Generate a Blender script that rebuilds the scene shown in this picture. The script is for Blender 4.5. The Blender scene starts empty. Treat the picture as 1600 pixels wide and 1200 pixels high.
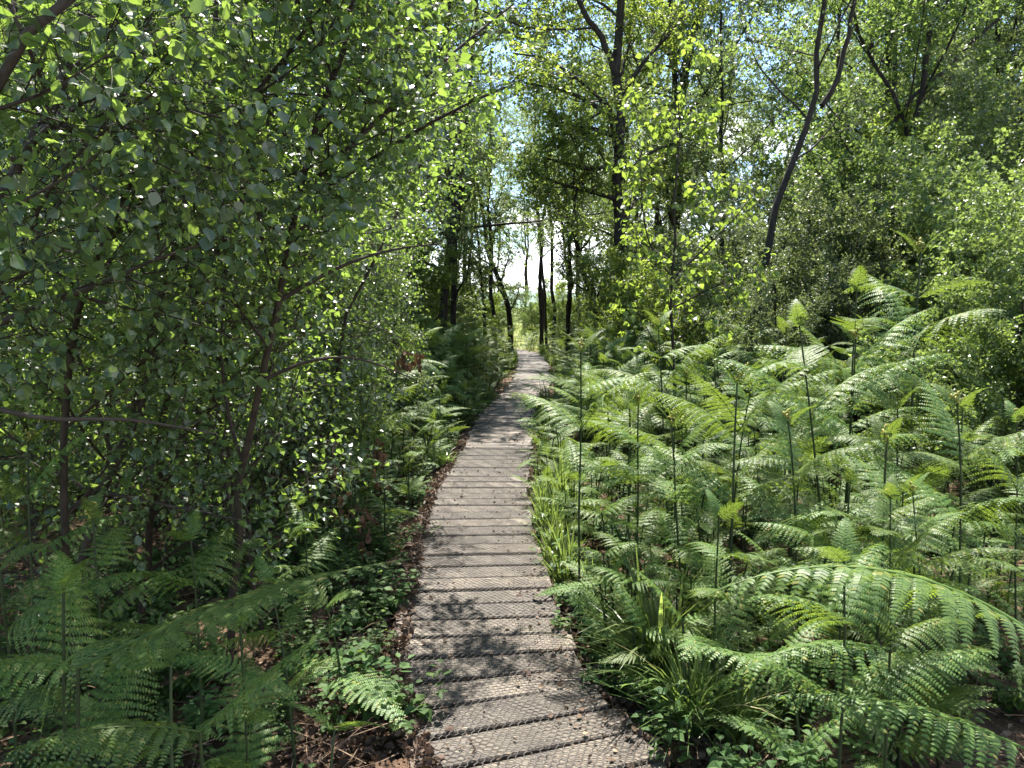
import bpy, math, random
import numpy as np
from math import radians, sin, cos, pi, tan, atan
from mathutils import Vector

sc = bpy.context.scene
COL = sc.collection
# ------------------------------------------------------------------ camera
FPX = 1155.0; HORIZ = 480.0; CAMZ = 1.60
PITCH = atan((600 - HORIZ) / FPX)
cam = bpy.data.objects.new('camera', bpy.data.cameras.new('camera'))
COL.objects.link(cam); sc.camera = cam
cam.data.sensor_width = 36; cam.data.lens = FPX / 1600 * 36
cam.data.clip_start = 0.05; cam.data.clip_end = 9000
cam.location = (0, 0, CAMZ); cam.rotation_euler = (pi / 2 - PITCH, 0, 0)
# ------------------------------------------------------------------ light
SUN_EL, SUN_AZ = 61.0, -6.0      # azimuth measured from +Y (straight ahead) towards +X
sd = bpy.data.lights.new('sun', 'SUN'); sd.energy = 5.0; sd.angle = radians(0.5); sd.color = (1.0, 0.94, 0.84)
so = bpy.data.objects.new('sun', sd); COL.objects.link(so)
_a, _e = radians(SUN_AZ), radians(SUN_EL)
sdir = Vector((sin(_a) * cos(_e), cos(_a) * cos(_e), sin(_e)))
so.rotation_euler = (-sdir).to_track_quat('-Z', 'Y').to_euler(); so.location = (0, 0, 40)
W = bpy.data.worlds.new('World'); sc.world = W; W.use_nodes = True
nt = W.node_tree; nt.nodes.clear()
sky = nt.nodes.new('ShaderNodeTexSky'); sky.sky_type = 'NISHITA'; sky.sun_disc = False
sky.sun_elevation = _e; sky.sun_rotation = _a; sky.air_density = 1.0; sky.dust_density = 0.3; sky.ozone_density = 3.5
tc = nt.nodes.new('ShaderNodeTexCoord'); mp = nt.nodes.new('ShaderNodeMapping')
mp.inputs['Scale'].default_value = (1.0, 1.0, 2.6); mp.inputs['Location'].default_value = (0.35, 0.1, 0.0)
nz = nt.nodes.new('ShaderNodeTexNoise'); nz.inputs['Scale'].default_value = 3.2; nz.inputs['Detail'].default_value = 9; nz.inputs['Roughness'].default_value = 0.58
sep = nt.nodes.new('ShaderNodeSeparateXYZ')
lowr = nt.nodes.new('ShaderNodeMapRange'); lowr.inputs['From Min'].default_value = 0.30; lowr.inputs['From Max'].default_value = 0.0
lowr.inputs['To Min'].default_value = 0.0; lowr.inputs['To Max'].default_value = 0.20
addx = nt.nodes.new('ShaderNodeMath'); addx.operation = 'MULTIPLY_ADD'; addx.inputs[1].default_value = 0.16; 
addn = nt.nodes.new('ShaderNodeMath'); addn.operation = 'ADD'
cr = nt.nodes.new('ShaderNodeMapRange'); cr.inputs['From Min'].default_value = 0.60; cr.inputs['From Max'].default_value = 0.70; cr.interpolation_type = 'SMOOTHSTEP'
mx = nt.nodes.new('ShaderNodeMix'); mx.data_type = 'RGBA'; mx.inputs[7].default_value = (9.0, 9.2, 9.6, 1)
bg = nt.nodes.new('ShaderNodeBackground'); bg.inputs['Strength'].default_value = 0.10
wo = nt.nodes.new('ShaderNodeOutputWorld'); L = nt.links
L.new(tc.outputs['Generated'], mp.inputs['Vector']); L.new(mp.outputs[0], nz.inputs['Vector'])
L.new(tc.outputs['Generated'], sep.inputs[0]); L.new(sep.outputs['Z'], lowr.inputs['Value'])
L.new(sep.outputs['X'], addx.inputs[0]); L.new(nz.outputs['Fac'], addx.inputs[2])
L.new(addx.outputs[0], addn.inputs[0]); L.new(lowr.outputs[0], addn.inputs[1])
L.new(addn.outputs[0], cr.inputs['Value']); L.new(cr.outputs[0], mx.inputs[0])
L.new(sky.outputs[0], mx.inputs[6]); L.new(mx.outputs[2], bg.inputs['Color']); L.new(bg.outputs[0], wo.inputs[0])
sc.view_settings.view_transform = 'Standard'; sc.view_settings.look = 'None'
sc.view_settings.exposure = 1.85; sc.view_settings.gamma = 1.0
sc.render.engine = 'CYCLES'
cy = sc.cycles
cy.max_bounces = 7; cy.diffuse_bounces = 3; cy.glossy_bounces = 2; cy.transmission_bounces = 4; cy.transparent_max_bounces = 4
cy.use_denoising = True; cy.use_adaptive_sampling = True; cy.adaptive_threshold = 0.02
cy.caustics_reflective = False; cy.caustics_refractive = False; cy.sample_clamp_indirect = 4
sc.render.use_persistent_data = False

# ------------------------------------------------------------------ maths helpers
def at(px, py, Y):
    xc = (px - 800) / FPX; yc = (600 - py) / FPX
    cp, sp = cos(PITCH), sin(PITCH)
    d = np.array([xc, cp + yc * sp, -sp + yc * cp])
    return np.array([0, 0, CAMZ]) + d * (Y / d[1])
def project(p):
    p = np.asarray(p, float); cp, sp = cos(PITCH), sin(PITCH)
    y, z = p[..., 1], p[..., 2] - CAMZ
    f = y * cp - z * sp; u = y * sp + z * cp
    f = np.where(f < 0.05, 0.05, f)
    return 800 + FPX * p[..., 0] / f, 600 - FPX * u / f
def nrm(v): return v / np.maximum(np.linalg.norm(v, axis=-1, keepdims=True), 1e-9)
def up_like(v): 
    o = np.zeros_like(v); o[..., 2] = 1; return o

class MB:
    """collects arrays of vertices and faces and links them as one mesh object"""
    def __init__(s): s.v = []; s.f = []; s.n = 0; s.uv = None
    def add(s, v, f, m=0, smooth=False):
        v = np.asarray(v, float).reshape(-1, 3); f = np.asarray(f, int)
        s.f.append((f + s.n, m, smooth)); s.v.append(v); s.n += len(v)
    def mesh(s, name, mats):
        me = bpy.data.meshes.new(name)
        if s.v:
            V = np.concatenate(s.v); me.vertices.add(len(V)); me.vertices.foreach_set('co', V.astype(np.float32).ravel())
            lv = np.concatenate([f.ravel() for f, m, sm in s.f])
            tot = np.concatenate([np.full(len(f), f.shape[1]) for f, m, sm in s.f])
            mi = np.concatenate([np.full(len(f), m) for f, m, sm in s.f])
            smm = np.concatenate([np.full(len(f), sm) for f, m, sm in s.f])
            st = np.concatenate([[0], np.cumsum(tot)[:-1]])
            me.loops.add(len(lv)); me.loops.foreach_set('vertex_index', lv.astype(np.int32))
            me.polygons.add(len(tot)); me.polygons.foreach_set('loop_start', st.astype(np.int32))
            me.polygons.foreach_set('loop_total', tot.astype(np.int32))
            me.polygons.foreach_set('material_index', mi.astype(np.int32))
            me.polygons.foreach_set('use_smooth', smm.astype(bool))
            if s.uv is not None:
                uvl = me.uv_layers.new(name='UVMap'); uvl.data.foreach_set('uv', np.asarray(s.uv, np.float32)[lv].ravel())
        for m in (mats if isinstance(mats, (list, tuple)) else [mats]): me.materials.append(m)
        me.update(calc_edges=True); return me
    def build(s, name, mats, parent=None, loc=(0, 0, 0)):
        return link(name, s.mesh(name, mats), parent, loc)
def link(name, data, parent=None, loc=(0, 0, 0)):
    o = bpy.data.objects.new(name, data); COL.objects.link(o); o.location = loc
    if parent is not None: o.parent = parent
    return o
def tag(o, label=None, cat=None, group=None, kind=None):
    if label: o['label'] = label
    if cat: o['category'] = cat
    if group: o['group'] = group
    if kind: o['kind'] = kind
    return o
def thing(name, label, cat, loc=(0, 0, 0), rz=0.0, sc_=1.0, group=None):
    o = link(name, None, None, loc); o.rotation_euler = (0, 0, rz); o.scale = (sc_,) * 3
    return tag(o, label, cat, group)
def copy_thing(root, loc, rz=0.0, s=1.0, tilt=(0, 0), label=None, cat=None, group=None):
    c = root.copy(); COL.objects.link(c); c.location = loc; c.rotation_euler = (tilt[0], tilt[1], rz); c.scale = (s, s, s)
    tag(c, label, cat, group)
    for ch in root.children:
        d = ch.copy(); COL.objects.link(d); d.parent = c
        for g in ch.children:
            e = g.copy(); COL.objects.link(e); e.parent = d
    return c

def tubes(mb, PTS, R, sides, m=0):
    """PTS (M,n,3) R (M,n)"""
    M, n, _ = PTS.shape
    if M == 0: return
    T = np.empty_like(PTS); T[:, 1:-1] = PTS[:, 2:] - PTS[:, :-2]; T[:, 0] = PTS[:, 1] - PTS[:, 0]; T[:, -1] = PTS[:, -1] - PTS[:, -2]
    T = nrm(T); av = np.abs(PTS[:, -1] - PTS[:, 0]); ax = np.argmin(av, axis=1)
    ref = np.zeros((M, 1, 3)); ref[np.arange(M), 0, ax] = 1
    N1 = nrm(np.cross(T, np.broadcast_to(ref, T.shape))); N2 = np.cross(T, N1)
    a = np.arange(sides) * 2 * pi / sides
    V = PTS[:, :, None] + R[:, :, None, None] * (N1[:, :, None] * np.cos(a)[None, None, :, None] + N2[:, :, None] * np.sin(a)[None, None, :, None])
    i = np.arange(n - 1)[:, None] * sides; k = np.arange(sides)[None]; k2 = (k + 1) % sides
    q = np.stack([i + k, i + k2, i + sides + k2, i + sides + k], -1).reshape(-1, 4)
    F = (q[None] + (np.arange(M) * n * sides)[:, None, None]).reshape(-1, 4)
    mb.add(V.reshape(-1, 3), F, m, True)
def tube(mb, pts, r, sides=6, m=0):
    pts = np.asarray(pts, float)[None]; r = np.broadcast_to(np.asarray(r, float), (pts.shape[1],))[None]
    tubes(mb, pts, r, sides, m)
def resample(pts, n):
    pts = np.asarray(pts, float); d = np.concatenate([[0], np.cumsum(np.linalg.norm(np.diff(pts, axis=0), axis=1))])
    t = np.linspace(0, d[-1], n)
    # smooth with catmull-like interpolation by oversampling and averaging
    q = np.stack([np.interp(t, d, pts[:, k]) for k in range(3)], -1)
    if n > 4: q[1:-1] = 0.25 * q[:-2] + 0.5 * q[1:-1] + 0.25 * q[2:]
    return q

# leaf templates: x along the leaf, y across, z normal
def leaf_t(kind):
    if kind == 'near':
        v = [(0, 0, 0), (.16, .27, .05), (.16, -.27, .05), (.42, .40, .08), (.42, -.40, .08), (.72, .24, .02), (.72, -.24, .02), (1, 0, -.10), (.16, 0, -.01), (.42, 0, 0), (.72, 0, -.03)]
        f = [(0, 8, 1), (0, 2, 8), (8, 9, 1), (9, 3, 1), (8, 2, 9), (2, 4, 9), (9, 10, 3), (10, 5, 3), (9, 4, 10), (4, 6, 10), (10, 7, 5), (10, 6, 7)]
    elif kind == 'long':
        v = [(0, 0, 0), (.3, .17, .04), (.3, -.17, .04), (.65, .15, .0), (.65, -.15, .0), (1, 0, -.12), (.45, 0, -.02)]
        f = [(0, 6, 1), (0, 2, 6), (6, 3, 1), (6, 2, 4), (6, 5, 3), (6, 4, 5)]
    elif kind == 'mid':
        v = [(0, 0, 0), (.38, .36, .07), (.38, -.36, .07), (1, 0, -.08), (.45, 0, -.02)]
        f = [(0, 4, 1), (0, 2, 4), (4, 3, 1), (4, 2, 3)]
    elif kind == 'far':
        v = [(0, 0, 0), (.45, .36, .06), (.45, -.36, .06), (1, 0, -.05)]
        f = [(0, 2, 1), (2, 3, 1)]
    elif kind == 'dead':
        v = [(0, 0, 0), (.2, .3, .12), (.2, -.3, .10), (.6, .36, .22), (.6, -.36, .02), (1, 0, .10), (.25, 0, -.02), (.6, 0, -.04)]
        f = [(0, 6, 1), (0, 2, 6), (6, 7, 1), (7, 3, 1), (6, 2, 7), (2, 4, 7), (7, 5, 3), (7, 4, 5)]
    return np.array(v, float), np.array(f, int)
TPL = {k: leaf_t(k) for k in ('near', 'long', 'mid', 'far', 'dead')}
def leaves(mb, pos, d, n, size, tpl='mid', m=0, aspect=1.0):
    if len(pos) == 0: return
    tv, tf = TPL[tpl]
    d = nrm(d); n = nrm(n - d * (n * d).sum(-1, keepdims=True)); s = np.cross(n, d)
    size = np.broadcast_to(np.asarray(size, float), (len(pos),))
    h = np.abs(np.sin(pos[:, 0] * 9173.1 + pos[:, 1] * 5231.7 + pos[:, 2] * 7717.3)); h2 = np.abs(np.sin(pos[:, 0] * 3373.1 + pos[:, 2] * 9231.7))
    cz = (h * 3.2 - .7)[:, None, None]; asp = ((.75 + .45 * h2) * aspect)[:, None, None]
    V = pos[:, None] + size[:, None, None] * (tv[None, :, 0:1] * d[:, None] + asp * tv[None, :, 1:2] * s[:, None] + cz * tv[None, :, 2:3] * n[:, None])
    F = (tf[None] + (np.arange(len(pos)) * len(tv))[:, None, None]).reshape(-1, 3)
    mb.add(V.reshape(-1, 3), F, m, False)

# ------------------------------------------------------------------ materials
def mat(name):
    m = bpy.data.materials.new(name); m.use_nodes = True; m.node_tree.nodes.clear(); return m, m.node_tree.nodes, m.node_tree.links
def leaf_mat(name, a, b, tr, rough=0.45, tw=0.42, spec=0.5, c=None):
    m, N, K = mat(name)
    g = N.new('ShaderNodeNewGeometry'); oi = N.new('ShaderNodeObjectInfo')
    r = N.new('ShaderNodeValToRGB'); e = r.color_ramp.elements; e[0].color = (*a, 1); e[1].color = (*b, 1); e[0].position = 0.0; e[1].position = 0.9
    if c: x = e.new(0.97); x.color = (*c, 1)
    K.new(g.outputs['Random Per Island'], r.inputs[0])
    hv = N.new('ShaderNodeHueSaturation'); mr = N.new('ShaderNodeMapRange'); mr.inputs['To Min'].default_value = 0.8; mr.inputs['To Max'].default_value = 1.2
    mh = N.new('ShaderNodeMapRange'); mh.inputs['To Min'].default_value = 0.488; mh.inputs['To Max'].default_value = 0.512
    K.new(oi.outputs['Random'], mr.inputs[0]); K.new(mr.outputs[0], hv.inputs['Value']); K.new(oi.outputs['Random'], mh.inputs[0]); K.new(mh.outputs[0], hv.inputs['Hue'])
    K.new(r.outputs[0], hv.inputs['Color'])
    p = N.new('ShaderNodeBsdfPrincipled'); K.new(hv.outputs[0], p.inputs['Base Color']); p.inputs['Roughness'].default_value = rough
    p.inputs['Specular IOR Level'].default_value = spec
    t = N.new('ShaderNodeBsdfTranslucent')
    hs = N.new('ShaderNodeMix'); hs.data_type = 'RGBA'; hs.blend_type = 'MULTIPLY'; hs.inputs[0].default_value = 1.0
    mr2 = N.new('ShaderNodeMapRange'); mr2.inputs['To Min'].default_value = 0.6; mr2.inputs['To Max'].default_value = 1.25
    K.new(g.outputs['Random Per Island'], mr2.inputs[0]); hs.inputs[6].default_value = (*tr, 1)
    K.new(mr2.outputs[0], hs.inputs[7]); K.new(hs.outputs[2], t.inputs['Color'])
    ms = N.new('ShaderNodeMixShader'); ms.inputs[0].default_value = tw
    K.new(p.outputs[0], ms.inputs[1]); K.new(t.outputs[0], ms.inputs[2])
    o = N.new('ShaderNodeOutputMaterial'); K.new(ms.outputs[0], o.inputs[0]); return m
def noise_mat(name, a, b, scale=8, rough=0.9, bump=0.3, detail=6, stretch=(1, 1, 1), c=None, spec=0.3, bdist=0.02):
    m, N, K = mat(name)
    t = N.new('ShaderNodeTexCoord'); mp = N.new('ShaderNodeMapping'); mp.inputs['Scale'].default_value = stretch
    n = N.new('ShaderNodeTexNoise'); n.inputs['Scale'].default_value = scale; n.inputs['Detail'].default_value = detail; n.inputs['Roughness'].default_value = .65
    K.new(t.outputs['Object'], mp.inputs[0]); K.new(mp.outputs[0], n.inputs['Vector'])
    r = N.new('ShaderNodeValToRGB'); e = r.color_ramp.elements; e[0].color = (*a, 1); e[1].color = (*b, 1); e[0].position = .35; e[1].position = .65
    if c: x = e.new(.74); x.color = (*c, 1)
    K.new(n.outputs['Fac'], r.inputs[0])
    p = N.new('ShaderNodeBsdfPrincipled'); K.new(r.outputs[0], p.inputs['Base Color']); p.inputs['Roughness'].default_value = rough; p.inputs['Specular IOR Level'].default_value = spec
    bm = N.new('ShaderNodeBump'); bm.inputs['Strength'].default_value = bump; bm.inputs['Distance'].default_value = bdist
    K.new(n.outputs['Fac'], bm.inputs['Height']); K.new(bm.outputs[0], p.inputs['Normal'])
    o = N.new('ShaderNodeOutputMaterial'); K.new(p.outputs[0], o.inputs[0]); return m
M_birch = leaf_mat('leaf_birch', (.032, .066, .036), (.062, .105, .050), (.31, .47, .07), .36, .39, .8)
M_young = leaf_mat('leaf_young', (.06, .11, .03), (.11, .16, .045), (.32, .45, .06), .40, .48, .5)
M_oak = leaf_mat('leaf_oak', (.06, .10, .025), (.11, .15, .035), (.38, .50, .07), .45, .45, .4)
M_small = leaf_mat('leaf_small', (.06, .095, .04), (.11, .145, .06), (.30, .42, .09), .42, .40, .5)
M_rowan = leaf_mat('leaf_rowan', (.045, .08, .025), (.08, .13, .04), (.25, .37, .07), .45, .42, .4)
M_sallow = leaf_mat('leaf_sallow', (.06, .085, .04), (.12, .15, .075), (.26, .34, .09), .42, .35, .5)
M_fern = leaf_mat('bracken_green', (.048, .102, .024), (.100, .165, .036), (.30, .43, .05), .50, .28, .3, c=(.20, .20, .05))
M_stem = noise_mat('bracken_stem', (.014, .024, .008), (.032, .052, .014), 14, .55, .1)
M_fid = noise_mat('fiddlehead', (.25, .22, .05), (.30, .30, .07), 60, .7, .2)
M_herb = leaf_mat('leaf_herb', (.035, .075, .025), (.07, .12, .035), (.22, .36, .06), .60, .34, .2)
M_grass = leaf_mat('grass_blade', (.05, .10, .025), (.13, .18, .055), (.30, .42, .08), .40, .38, .4, c=(.30, .26, .14))
M_field = leaf_mat('meadow_grass', (.14, .17, .04), (.26, .26, .08), (.38, .40, .10), .6, .3, .2)
M_dead = leaf_mat('dead_leaf', (.045, .030, .022), (.135, .092, .066), (.16, .10, .06), .75, .12, .2, c=(.27, .20, .14))
M_rust = leaf_mat('withered_leaf', (.07, .040, .024), (.15, .085, .05), (.18, .10, .045), .7, .2, .2)
M_bark = noise_mat('bark_dark', (.014, .011, .009), (.042, .035, .028), 18, .9, .8, stretch=(1, 1, .3), c=(.075, .08, .065))
M_barkb = noise_mat('bark_birch', (.035, .028, .023), (.075, .062, .052), 12, .8, .6, stretch=(1, 1, .5), c=(.13, .12, .10))
M_bush = leaf_mat('leaf_bush', (.065, .11, .035), (.12, .165, .055), (.28, .39, .08), .40, .42, .5)
M_twig = noise_mat('twig_bark', (.018, .012, .009), (.042, .030, .022), 30, .7, .2)
M_wire = noise_mat('galvanised_wire', (.035, .03, .027), (.08, .07, .06), 60, .5, .1, spec=.6)

# ------------------------------------------------------------------ the path
PC = np.array([[-1, .8], [0, .75], [1.2, .5], [2.0, .26], [2.54, .07], [2.8, -.04], [3.12, -.12], [3.52, -.14], [3.76, -.155], [4.33, -.20], [5.11, -.25], [6.19, -.285], [7.85, -.22], [10.7, -.07], [13.5, .22], [16.6, .44], [20, .58], [24, .60], [26, .46], [28.5, -.2], [31, -1.6], [35, -4.5], [40, -9]])
_yy = np.linspace(-1, 40, 800)
_xx = np.interp(_yy, PC[:, 0], PC[:, 1]); 
for _ in range(40): _xx[1:-1] = .25 * _xx[:-2] + .5 * _xx[1:-1] + .25 * _xx[2:]
_ss = np.concatenate([[0], np.cumsum(np.hypot(np.diff(_xx), np.diff(_yy)))])
def path_s(s):
    x = np.interp(s, _ss, _xx); y = np.interp(s, _ss, _yy)
    x2 = np.interp(s + .3, _ss, _xx); y2 = np.interp(s + .3, _ss, _yy); x1 = np.interp(s - .3, _ss, _xx); y1 = np.interp(s - .3, _ss, _yy)
    t = np.stack([x2 - x1, y2 - y1], -1); t = nrm(t); return np.stack([x, y], -1), t
def path_x(y): return np.interp(y, _yy, _xx)
HALF = .425
def ground_z(x, y):
    x = np.asarray(x, float); y = np.asarray(y, float)
    g = -.07 + .035 * np.sin(x * 1.7 + 1) * np.sin(y * 1.3) + .02 * np.sin(x * 4.1) * np.cos(y * 3.3 + 2)
    d = np.abs(x - path_x(y)); k = np.clip((d - .45) / .5, 0, 1)
    return np.where(y < 42, -.075 * (1 - k) + g * k, g)

def build_setting():
    rng = np.random.default_rng(5)
    # ground: fine grid near, coarse rings to the horizon
    ax = np.concatenate([-np.geomspace(4000, 9, 26), np.linspace(-8.5, 8.5, 120), np.geomspace(9, 4000, 26)])
    ay = np.concatenate([-np.geomspace(4000, 2, 22), np.linspace(-1.8, 16, 130), np.geomspace(16.5, 6000, 40)])
    X, Y = np.meshgrid(ax, ay, indexing='ij'); Z = ground_z(X, Y) 
    V = np.stack([X, Y, Z], -1).reshape(-1, 3); nx, ny = len(ax), len(ay)
    i = np.arange(nx - 1)[:, None] * ny; j = np.arange(ny - 1)[None]
    F = np.stack([i + j, i + ny + j, i + ny + j + 1, i + j + 1], -1).reshape(-1, 4)
    mb = MB(); mb.add(V, F, 0, True)
    m, N, K = mat('ground_soil')
    t = N.new('ShaderNodeTexCoord'); n = N.new('ShaderNodeTexNoise'); n.inputs['Scale'].default_value = 9; n.inputs['Detail'].default_value = 10; n.inputs['Roughness'].default_value = .7
    K.new(t.outputs['Object'], n.inputs['Vector'])
    r = N.new('ShaderNodeValToRGB'); e = r.color_ramp.elements; e[0].color = (.035, .022, .014, 1); e[1].color = (.13, .085, .055, 1); e[0].position = .35; e[1].position = .65
    K.new(n.outputs['Fac'], r.inputs[0])
    gr = N.new('ShaderNodeValToRGB'); e = gr.color_ramp.elements; e[0].color = (.10, .14, .035, 1); e[1].color = (.27, .28, .10, 1); e[0].position = .3; e[1].position = .7
    n2 = N.new('ShaderNodeTexNoise'); n2.inputs['Scale'].default_value = 1.3; n2.inputs['Detail'].default_value = 8; K.new(t.outputs['Object'], n2.inputs['Vector']); K.new(n2.outputs['Fac'], gr.inputs[0])
    # meadow starts left of the thicket and beyond the wood
    s = N.new('ShaderNodeSeparateXYZ'); K.new(t.outputs['Object'], s.inputs[0])
    ma = N.new('ShaderNodeMapRange'); ma.inputs['From Min'].default_value = -3.2; ma.inputs['From Max'].default_value = -4.0; K.new(s.outputs['X'], ma.inputs[0])
    mc = N.new('ShaderNodeMapRange'); mc.inputs['From Min'].default_value = 24; mc.inputs['From Max'].default_value = 32; K.new(s.outputs['Y'], mc.inputs[0])
    mm = N.new('ShaderNodeMath'); mm.operation = 'MAXIMUM'; K.new(ma.outputs[0], mm.inputs[0]); K.new(mc.outputs[0], mm.inputs[1])
    mix = N.new('ShaderNodeMix'); mix.data_type = 'RGBA'; K.new(mm.outputs[0], mix.inputs[0]); K.new(r.outputs[0], mix.inputs[6]); K.new(gr.outputs[0], mix.inputs[7])
    p = N.new('ShaderNodeBsdfPrincipled'); p.inputs['Roughness'].default_value = .95; K.new(mix.outputs[2], p.inputs['Base Color']); p.inputs['Specular IOR Level'].default_value = .2
    b = N.new('ShaderNodeBump'); b.inputs['Strength'].default_value = .7; b.inputs['Distance'].default_value = .04; K.new(n.outputs['Fac'], b.inputs['Height']); K.new(b.outputs[0], p.inputs['Normal'])
    o = N.new('ShaderNodeOutputMaterial'); K.new(p.outputs[0], o.inputs[0])
    tag(mb.build('ground', m), kind='structure')
    # far hills
    mb = MB(); a = np.linspace(-1.2, 1.2, 160); rr = 3500
    h = 45 + 30 * np.sin(a * 5 + 1) + 22 * np.sin(a * 11 + 2) + 8 * np.sin(a * 31)
    V = np.concatenate([np.stack([rr * np.sin(a), rr * np.cos(a), a * 0 - 5], -1), np.stack([(rr + 700) * np.sin(a), (rr + 700) * np.cos(a), h], -1), np.stack([(rr + 1800) * np.sin(a), (rr + 1800) * np.cos(a), a * 0 - 5], -1)])
    k = len(a); i = np.arange(k - 1); F = np.concatenate([np.stack([i + q, i + q + 1, i + q + k + 1, i + q + k], -1) for q in (0, k)])
    mb.add(V, F, 0, True); tag(mb.build('hills', noise_mat('hill_grass', (.10, .15, .12), (.16, .21, .18), .01, .95, 0)), kind='structure')
    # boardwalk
    mb = MB(); uv = []; s = 0.25; pl = []
    while s < 36:
        w = rng.uniform(.165, .180); gap = rng.choice([.016, .022, .030, .042], p=[.25, .35, .25, .15]) 
        pl.append((s, w)); s += w + gap
    for k, (s0, w) in enumerate(pl):
        c, t = path_s(np.array(s0 + w / 2)); t = t / np.linalg.norm(t); nn = np.array([t[1], -t[0]])
        hl = HALF + rng.uniform(-.035, .035); hr = HALF + rng.uniform(-.035, .04); dz = rng.uniform(-.004, .004); tl = rng.uniform(-.004, .004)
        sk = rng.uniform(-.004, .004); th = .04; nseg = 8
        prof = [(-w / 2, -th), (-w / 2, -.005), (-w / 2 + .005, 0), (0, rng.uniform(-.0015, .001)), (w / 2 - .005, 0), (w / 2, -.005), (w / 2, -th)]
        us = np.linspace(-hl, hr, nseg); vs = []
        for u in us:
            bend = rng.uniform(-.0012, .0012)
            for (q, z) in prof:
                P2 = c + nn * u + t * (q + sk * u / HALF)
                vs.append((P2[0], P2[1], z + dz + tl * u / HALF + bend)); uv.append((u + k * 1.37, q + w / 2 + k * .31))
        m_ = len(prof); i = np.arange(nseg - 1)[:, None] * m_; j = np.arange(m_)[None]; j2 = (j + 1) % m_
        F = np.stack([i + j, i + j2, i + m_ + j2, i + m_ + j], -1).reshape(-1, 4)
        mb.add(vs, F[:, ::-1], 0, False)
        base = mb.n - len(vs)
        mb.f.append((np.array([[base + x for x in range(m_)]]), 0, False)); mb.f.append((np.array([[base + (nseg - 1) * m_ + x for x in range(m_)][::-1]]), 0, False))
    mb.uv = uv
    m, N, K = mat('weathered_plank')
    u = N.new('ShaderNodeUVMap'); u.uv_map = 'UVMap'; g = N.new('ShaderNodeNewGeometry'); t = N.new('ShaderNodeTexCoord')
    mp = N.new('ShaderNodeMapping'); mp.inputs['Scale'].default_value = (2.2, 42, 1); K.new(u.outputs[0], mp.inputs[0])
    n = N.new('ShaderNodeTexNoise'); n.inputs['Scale'].default_value = 2.2; n.inputs['Detail'].default_value = 9; n.inputs['Roughness'].default_value = .68; K.new(mp.outputs[0], n.inputs['Vector'])
    n2 = N.new('ShaderNodeTexNoise'); n2.inputs['Scale'].default_value = 5.5; n2.inputs['Detail'].default_value = 8; n2.inputs['Roughness'].default_value = .7; K.new(t.outputs['Object'], n2.inputs['Vector'])
    n3 = N.new('ShaderNodeTexNoise'); n3.inputs['Scale'].default_value = 70; n3.inputs['Detail'].default_value = 4; K.new(t.outputs['Object'], n3.inputs['Vector'])
    r = N.new('ShaderNodeValToRGB'); e = r.color_ramp.elements; e[0].color = (.030, .024, .019, 1); e[1].color = (.178, .142, .104, 1); e[0].position = .3; e[1].position = .7; K.new(n.outputs['Fac'], r.inputs[0])
    rr = N.new('ShaderNodeMapRange'); rr.inputs['To Min'].default_value = .6; rr.inputs['To Max'].default_value = 1.3; K.new(g.outputs['Random Per Island'], rr.inputs[0])
    mu = N.new('ShaderNodeMix'); mu.data_type = 'RGBA'; mu.blend_type = 'MULTIPLY'; mu.inputs[0].default_value = 1; K.new(r.outputs[0], mu.inputs[6]); K.new(rr.outputs[0], mu.inputs[7])
    dr = N.new('ShaderNodeMapRange'); dr.inputs['From Min'].default_value = .45; dr.inputs['From Max'].default_value = .58; dr.inputs['To Max'].default_value = .85; K.new(n2.outputs['Fac'], dr.inputs[0])
    mi = N.new('ShaderNodeMix'); mi.data_type = 'RGBA'; mi.inputs[7].default_value = (.036, .025, .018, 1); K.new(dr.outputs[0], mi.inputs[0]); K.new(mu.outputs[2], mi.inputs[6])
    sp = N.new('ShaderNodeMapRange'); sp.inputs['From Min'].default_value = .60; sp.inputs['From Max'].default_value = .70; sp.inputs['To Max'].default_value = .6; K.new(n3.outputs['Fac'], sp.inputs[0])
    mj = N.new('ShaderNodeMix'); mj.data_type = 'RGBA'; mj.inputs[7].default_value = (.27, .23, .17, 1); K.new(sp.outputs[0], mj.inputs[0]); K.new(mi.outputs[2], mj.inputs[6])
    p = N.new('ShaderNodeBsdfPrincipled'); p.inputs['Roughness'].default_value = .62; p.inputs['Specular IOR Level'].default_value = .45; K.new(mj.outputs[2], p.inputs['Base Color'])
    b = N.new('ShaderNodeBump'); b.inputs['Strength'].default_value = .55; b.inputs['Distance'].default_value = .006; K.new(n.outputs['Fac'], b.inputs['Height'])
    b2 = N.new('ShaderNodeBump'); b2.inputs['Strength'].default_value = .4; b2.inputs['Distance'].default_value = .006; K.new(n2.outputs['Fac'], b2.inputs['Height']); K.new(b.outputs[0], b2.inputs['Normal']); K.new(b2.outputs[0], p.inputs['Normal'])
    o = N.new('ShaderNodeOutputMaterial'); K.new(p.outputs[0], o.inputs[0])
    bw = mb.build('boardwalk', m); tag(bw, kind='structure')
    # chicken wire stapled over the planks
    cw, chh = .031, .027
    segs = []; S0, S1 = 2.6, 9.5
    nu = int(2 * (HALF - .02) / cw); nsr = int((S1 - S0) / (chh * .78))
    for r_ in range(nsr):
        s_ = S0 + r_ * chh * .78 * 1.0
        for k in range(nu):
            u0 = -HALF + .03 + (k + .5 * (r_ % 2)) * cw
            a_ = (u0, s_); b_ = (u0, s_ + chh * .42); l_ = (u0 - cw / 2, s_ + chh * .78); rt = (u0 + cw / 2, s_ + chh * .78)
            segs += [(a_, b_), (b_, l_), (b_, rt)]
    A = np.array(segs) 
    key = lambda q: (np.sin(q[..., 0] * 911 + q[..., 1] * 577) * .0018, np.sin(q[..., 0] * 433 + q[..., 1] * 797) * .0018)
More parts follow.
